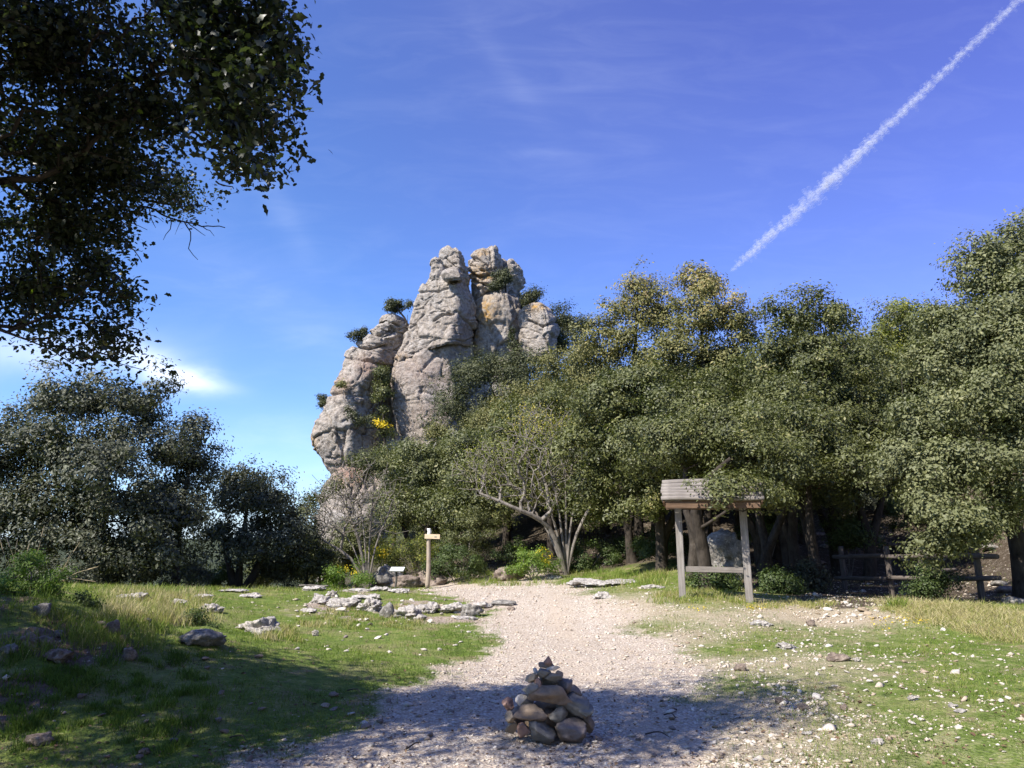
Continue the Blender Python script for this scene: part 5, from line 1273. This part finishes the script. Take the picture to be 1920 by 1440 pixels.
# low pole barrier at the crest
b0 = P(588, 1103, 23.5); z0 = g1(b0[0], b0[1]); root = empty('low_rail', (b0[0], b0[1], z0)); tag(root, 'low bleached rail lying behind the crest left of the gorse', 'rail')
k_ = mpp(23.5); logm('rail', .022, 52 * k_, M['wood_x'], root, (0, 0, P(588, 1098, 23.5)[2] - z0), (0, 0, .05), 'x', 3)
for sx in (-1, 1): logm('post', .025, .25, M['wood_x'], root, (sx * 20 * k_, 0, .0), (0, 0, 0), 'z', sx)

# two hikers resting in the shade of the wood, mostly hidden by trunks
M['red'] = flatm('red_jacket', (.36, .02, .03), .8, (.26, .015, .02), 12); M['trouser'] = flatm('dark_trousers', (.03, .032, .04), .85); M['skin'] = flatm('skin', (.45, .28, .20), .6); M['hair'] = flatm('dark_hair', (.03, .02, .015), .7)
def hiker(px, py, Y, label, rz, seed):
    p = P(px, py, Y); z = g1(p[0], p[1]); root = empty('person', (p[0], p[1], z), rz); tag(root, label, 'person')
    def skin(name, verts, edges, radii, mat, rooti=0, sub=2):
        me = bpy.data.meshes.new(name); me.from_pydata(verts, edges, []); me.update()
        o = link(name, me, root); md = o.modifiers.new('skin', 'SKIN')
        for i, rr in enumerate(radii): me.skin_vertices[0].data[i].radius = rr if hasattr(rr, '__len__') else (rr, rr)
        me.skin_vertices[0].data[rooti].use_root = True
        md.use_smooth_shade = True; s = o.modifiers.new('sub', 'SUBSURF'); s.levels = s.render_levels = sub
        me.materials.append(mat); return o
    # body: seated on the ground edge, knees raised, hands on the knees
    V = [(0, 0, .42), (0, .02, .62), (0, .03, .82), (0, .02, .96), (0, 0, 1.04), (0, -.02, 1.14), (0, -.01, 1.24),
         (.19, .02, .93), (.26, -.08, .70), (.20, -.30, .62), (-.19, .02, .93), (-.26, -.08, .70), (-.20, -.30, .62),
         (.11, 0, .42), (.15, -.42, .50), (.15, -.46, .08), (.15, -.60, .04), (-.11, 0, .42), (-.15, -.42, .50), (-.15, -.46, .08), (-.15, -.60, .04)]
    E = [(0, 1), (1, 2), (2, 3), (3, 4), (4, 5), (5, 6), (3, 7), (7, 8), (8, 9), (3, 10), (10, 11), (11, 12), (0, 13), (13, 14), (14, 15), (15, 16), (0, 17), (17, 18), (18, 19), (19, 20)]
    Rr = [.13, .125, .14, .10, .05, .075, .085, .06, .045, .035, .06, .045, .035, .085, .06, .045, .04, .085, .06, .045, .04]
    skin('body', V, E, Rr, M['skin'])
    skin('jacket', [(0, 0, .44), (0, .02, .62), (0, .03, .82), (0, .02, .97), (.19, .02, .94), (.27, -.08, .70), (.205, -.28, .625), (-.19, .02, .94), (-.27, -.08, .70), (-.205, -.28, .625)],
         [(0, 1), (1, 2), (2, 3), (3, 4), (4, 5), (5, 6), (3, 7), (7, 8), (8, 9)], [.15, .145, .16, .11, .08, .062, .05, .08, .062, .05], M['red'])
    skin('trousers', [(0, .01, .40), (.115, 0, .41), (.15, -.42, .515), (.15, -.46, .12), (-.115, 0, .41), (-.15, -.42, .515), (-.15, -.46, .12)], [(0, 1), (1, 2), (2, 3), (0, 4), (4, 5), (5, 6)], [.145, .105, .078, .06, .105, .078, .06], M['trouser'])
    Vh, Fh = ICO[3]; Vh = Vh * np.array([.095, .105, .10]); Vh[:, 2] = np.maximum(Vh[:, 2], -.01 - .09 * (Vh[:, 1] > .01)); o = link('hair', mesh_from('hair', Vh, Fh, [M['hair']], True), root, (0, .012, 1.235))
    return root
hiker(1465, 1002, 30, 'person in red seated in the dark wood, behind the trunks right of the wooden frame', .6, 1)
hiker(1537, 1002, 30, 'person in red seated in the dark wood left of the terrace path', -.5, 2)

# ------------------------------------------------------------------ grass
def blades(name, x, y, h, wid, tone, label, lean=.45):
    n = len(x); z = G(x, y) - .004
    a = rng.uniform(0, 6.28, n); l = rng.normal(0, lean, (2, n)); up = np.stack([l[0] * h, l[1] * h, h], 1)
    b = np.stack([x, y, z], 1); s = np.stack([np.cos(a) * wid, np.sin(a) * wid, 0 * a], 1)
    mid = b + up * .55; tip = b + up * np.array([[1.15, 1.15, 1]]) 
    V = np.stack([b - s, b + s, mid + s * .7, mid - s * .7, tip], 1).reshape(-1, 3); k = np.arange(n)[:, None] * 5
    Fc = np.concatenate([k + [[0, 1, 2]], k + [[0, 2, 3]], k + [[3, 2, 4]]], 1).reshape(-1, 3)
    return tag(link(name, mesh_from(name, V, Fc, [M['grass']], False, dict(tone=np.repeat(tone, 5)))), label, None, None, 'stuff')
x, y = scatter_pts(330000, 4.5, 25, .72); p, b_, cr, w, bk = masks(x, y)
q = np.stack([x, y, 0 * x], 1); patch = perlin(q * .7 + 4) + .6 * perlin(q * 2.6)
dens = (1 - p) * (1 - .75 * w) * (1 - .6 * cr) * (1 - .65 * bk) * np.clip(1 - .95 * b_, .08, 1) * sstep(patch, -.5, .35)
dens = np.maximum(dens, .0)
keep = rng.random(len(x)) < dens
x, y = x[keep][:150000], y[keep][:150000]; q = np.stack([x, y, 0 * x], 1)
tn = np.clip(.38 + .35 * perlin(q * .8 + 7) + .2 * perlin(q * 3) + rng.normal(0, .12, len(x)) + .25 * sstep(y, 13, 17) + .12 * (x > 2), 0, 1)
far = 1 + .05 * y
blades('grass', x, y, np.clip(.022 * far * np.exp(rng.normal(0, .4, len(x))), .012, .11), .0016 * far ** 1.3 + 0 * x, tn, 'short green turf of the clearing')
def tufts(pts, name, label, tone0, hh, nb=90, jit=.07, lean=.35, wid=.0028):
    X_, Y2, Hh, T = [], [], [], []
    for px, py, s in pts:
        c = ground_at(px, py); m_ = int(nb)
        X_.append(c[0] + rng.normal(0, jit * s, m_)); Y2.append(c[1] + rng.normal(0, jit * s, m_)); Hh.append(hh * s * rng.uniform(.4, 1.1, m_)); T.append(np.clip(tone0 + rng.normal(0, .10) + rng.normal(0, .12, m_), 0, 1))
    Y2 = np.concatenate(Y2)
    return blades(name, np.concatenate(X_), Y2, np.concatenate(Hh), wid * (1 + .04 * Y2), np.concatenate(T), label, lean)
def spread(n, poly_fn): return [poly_fn() for _ in range(n)]
U = rng.uniform
tufts([(lambda q: (1640 + 295 * q, 1134 + 48 * q + U(-1, 1) * (9 + 26 * q), U(.45, 1.2)))(U(0, 1) ** .8) for _ in range(210)] , 'dry_grass', 'tall straw coloured grass on the bank at right', .90, .13, 60, .13, .8)
tufts([(U(1400, 1560), U(1128, 1142), U(.6, 1)) for _ in range(50)], 'dry_grass', 'low straw grass right of the wooden frame', .82, .09, 50, .1)
tufts([(U(1230, 1400), U(1100, 1135), U(.6, 1.1)) for _ in range(60)], 'dry_grass', 'mixed grass around the feet of the wooden frame', .72, .12, 50, .1)
tufts([(U(185, 390), U(1112, 1170), U(.6, 1.2)) for _ in range(110)], 'dry_grass', 'brownish straw grass around the white domed rock', .84, .17, 70, .09)
tufts([(U(560, 800), U(1135, 1180), U(.5, 1)) for _ in range(70)], 'dry_grass', 'dry grass clumps in front of the pale outcrop', .78, .12, 60, .08)
tufts([(U(500, 560), U(1185, 1205), U(.7, 1.1)) for _ in range(14)], 'dry_grass', 'dry tuft right of the white pitted boulder', .8, .16, 90, .07)
tufts([(U(820, 1250), U(1074, 1100), U(.6, 1.2)) for _ in range(90)], 'verge_grass', 'green and straw grass along the back edge of the path', .62, .22, 50, .14)
tufts([(U(130, 800), U(1100, 1110), U(.5, 1.1)) for _ in range(90)], 'verge_grass', 'longer grass along the crest', .62, .13, 50, .2)
tufts([(U(0, 400), U(1230, 1420), U(.5, 1)) for _ in range(110)], 'shaded_tuft', 'green tufts in the shaded turf', .3, .10, 80, .06)
tufts([(U(0, 300), U(1120, 1240), U(.6, 1.3)) for _ in range(60)], 'shaded_tuft', 'weedy grass on the shaded bank', .55, .16, 60, .09)
tufts([(1688, 1143, 1.2), (1676, 1141, 1.0)], 'grass_tuft', 'green tuft at the edge of the spilled stones', .45, .22, 120, .05)
def stalks(pts, label):
    for i, (px, py, tx, ty, Y) in enumerate(pts):
        a = P(px, py, Y); b = P(tx, ty, Y); m_ = (a + b) / 2 + np.array([.02, 0, .03]); n = np.array(polyline_nodes([a, m_, b], .08)) - a
        V, Fc = tubes(n[:-1], n[1:], np.linspace(.004, .0022, len(n) - 1), np.linspace(.0038, .002, len(n) - 1), 4)
        h_ = n[-1]; V2, F2 = tubes(np.array([h_]), np.array([h_ + (n[-1] - n[-3]) * .9]), np.array([.008]), np.array([.002]), 5)
        me = mesh_from('dry_stalk', np.vstack([V, V2]), np.vstack([Fc, F2 + len(V)]), [M['straw']], True)
        tag(link('dry_stalk', me, None, tuple(a)), label, 'grass stalk', 'dry stalks round the bright shrub')
M['straw'] = flatm('straw', (.45, .37, .22), .8)
stalks([(60, 1060, 78, 1006, 9.6), (15, 1080, 30, 1028, 9.6), (28, 1085, 18, 1025, 9.6), (35, 1070, 52, 1030, 9.5), (105, 1085, 138, 1035, 9.6), (108, 1088, 128, 1048, 9.6), (115, 1090, 165, 1068, 9.6), (110, 1092, 160, 1088, 9.6), (10, 1090, 5, 1030, 9.6)],
       'thin dry grass stalk sticking up around the bright shrub at far left')
k9 = mpp(9.6)
tree('shrub', 'bright green leafy shrub on the shaded bank at the far left', 'shrub', 9.6, [(55, 1070, 35, 35), (20, 1090, 40, 28), (95, 1095, 35, 25), (70, 1110, 45, 22), (100, 1050, 10, 20)],
     [[(60, 1125), (58, 1090), (60, 1060)], [(60, 1125), (85, 1090)], [(60, 1125), (30, 1095)]], 'bright', 'twig', nclump=150, nleaf=40, lsize=.028, spread=.05, seed=95, rt=.003, crownname='foliage')
tree('shrub', 'small dark spiky shrub above the long grey rock', 'shrub', 11, [(355, 1160, 38, 20), (385, 1180, 25, 14)], [[(360, 1185), (360, 1165)]], 'shrub', 'twig', nclump=80, nleaf=35, lsize=.03, spread=.05, seed=96, rt=.003, crownname='foliage')
tree('shrub', 'small grey green shrub on the left bank slope', 'shrub', 9.8, [(160, 1130, 28, 20), (140, 1165, 26, 16)], [[(155, 1175), (155, 1140)]], 'shrub', 'twig', nclump=80, nleaf=30, lsize=.028, spread=.05, seed=97, rt=.003, crownname='foliage')
# little yellow flowers in the grass
fl = [(U(1630, 1740), U(1160, 1185)) for _ in range(60)] + [(U(1400, 1440), U(1138, 1150)) for _ in range(18)] + [(U(1290, 1330), U(1140, 1150)) for _ in range(10)]
C_ = np.array([ground_at(*f) + [0, 0, .035] for f in fl]); V, Fc, tn = leaves(C_, C_ * 0 + [0, 0, 1.], 3, .012, .022, np.random.default_rng(3), aspect=.9)
tag(link('yellow_flowers', mesh_from('yellow_flowers', V, Fc, [M['petal']], False, dict(tone=tn))), 'tiny yellow flowers in the grass near the spilled stones', None, None, 'stuff')

def litter():
    r = np.random.default_rng(17); n = 26000
    y = np.exp(r.uniform(math.log(4.5), math.log(24), n)); x = r.uniform(-1, 1, n) * (y * .72 + .8); p, b_, cr, w, bk = masks(x, y)
    sh = np.clip(sstep(-(y - 8.6 + .25 * x), -.4, .8) * .8 + w + bk * .7, .05, 1) * sstep(perlin(np.stack([x * 1.3, y * 1.3, 0 * x + 4], 1)), -.5, .4)
    k = r.random(n) < sh; x, y = x[k][:9000], y[k][:9000]; C = np.stack([x, y, G(x, y) + .006], 1)
    V, Fc, tn = leaves(C, C * 0 + [0, 0, 1.6], 1, .004, .028, r, aspect=.6)
    m, t, out = new_mat('dead_leaf'); c = t.ramp(t.attr('tone'), [(0, (.05, .03, .018)), (.5, (.15, .09, .05)), (1, (.30, .20, .11))]); b = princ(t, c, .8); t.l.new(b.outputs[0], out.inputs[0])
    tag(link('leaf_litter', mesh_from('leaf_litter', V, Fc, [m], False, dict(tone=tn))), 'dead brown oak leaves scattered over the shaded ground', None, None, 'stuff')
litter()
for i, (px, py, dx, dy) in enumerate([(318, 1398, 16, -24), (430, 1390, 30, 8), (650, 1300, 26, 6), (1210, 1383, 44, 4), (760, 1410, 30, -8), (1245, 1345, 22, 6)]):
    a = ground_at(px, py); b = ground_at(px + dx, py + dy); a[2] += .012; b[2] += .02; mid = (a + b) / 2 + [.02, .03, .02]
    n_ = np.array(polyline_nodes([a, mid, b], .03)) - a; rr = np.linspace(.007, .003, len(n_)); V, Fc = tubes(n_[:-1], n_[1:], rr[:-1], rr[1:], 6)
    tag(link('fallen_twig', mesh_from('fallen_twig', V, Fc, [M['bark']], True), None, tuple(a)), ['crooked dark twig in the turf at lower left', 'fallen twig on the shaded turf right of the crooked one', 'fallen twig at the shade edge left of the cairn', 'long thin twig on the gravel right of the cairn', 'fallen twig on the dark gravel left of the cairn foot', 'short twig on the gravel beyond the long thin one'][i], 'twig')

# ------------------------------------------------------------------ vapour trail, far outside everything
def contrail():
    m, t, out = new_mat('vapour')
    d = t.new('ShaderNodeBsdfDiffuse'); d.inputs[0].default_value = rgb(.9, .9, .9)
    tl = t.new('ShaderNodeBsdfTranslucent'); tl.inputs[0].default_value = rgb(.9, .9, .9)
    a = t.new('ShaderNodeMixShader'); a.inputs[0].default_value = .5; t.l.new(d.outputs[0], a.inputs[1]); t.l.new(tl.outputs[0], a.inputs[2])
    tr = t.new('ShaderNodeBsdfTransparent'); mx = t.new('ShaderNodeMixShader'); mx.inputs[0].default_value = .036
    t.l.new(tr.outputs[0], mx.inputs[1]); t.l.new(a.outputs[0], mx.inputs[2]); t.l.new(mx.outputs[0], out.inputs[0])
    r = np.random.default_rng(4); D = 6000.0
    A = P(1372, 507, D * 1.2); B = P(1545, 350, D * 1.1); C3 = P(1900, 10, D); Dd = P(2120, -200, D * .94)
    n = 3300; nodes = np.array(polyline_nodes([A, B, C3, Dd], 20)); s = np.sort(r.uniform(0, 1, n)); s = s[r.random(n) < np.interp(s, [0, .06, .2, 1], [.35, .8, 1, .8])]; n = len(s); idx = s * (len(nodes) - 1); c = nodes[idx.astype(int)]
    w = np.interp(s, [0, .04, .22, .45, .8, 1], [4, 8, 15, 10, 7.5, 7.5]) * mpp(D)
    cross = r.normal(size=(n, 3)) * .42 * w[:, None]
    lump = 1 + .5 * perlin(np.stack([s * 140, 0 * s, 0 * s], 1)); cross += (perlin(np.stack([s * 60, 0 * s + 5, 0 * s], 1)) * w * .3)[:, None] * np.array([[0, 0, 1.]])
    V0, F0 = ICO[1]; sz = w * r.uniform(.22, .5, n) * lump
    V = (c + cross * 1.15)[:, None] + V0[None] * sz[:, None, None] * (1 + .2 * r.normal(size=(n, len(V0), 1)))
    Fc = (F0[None] + (np.arange(n) * len(V0))[:, None, None]).reshape(-1, 3)
    base = nodes[0]; o = link('vapour_trail', mesh_from('vapour_trail', V.reshape(-1, 3) - base, Fc, [m], True), None, tuple(base))
    tag(o, 'white vapour trail rising diagonally across the upper right sky', 'vapour trail'); o['kind'] = 'thing'
contrail()
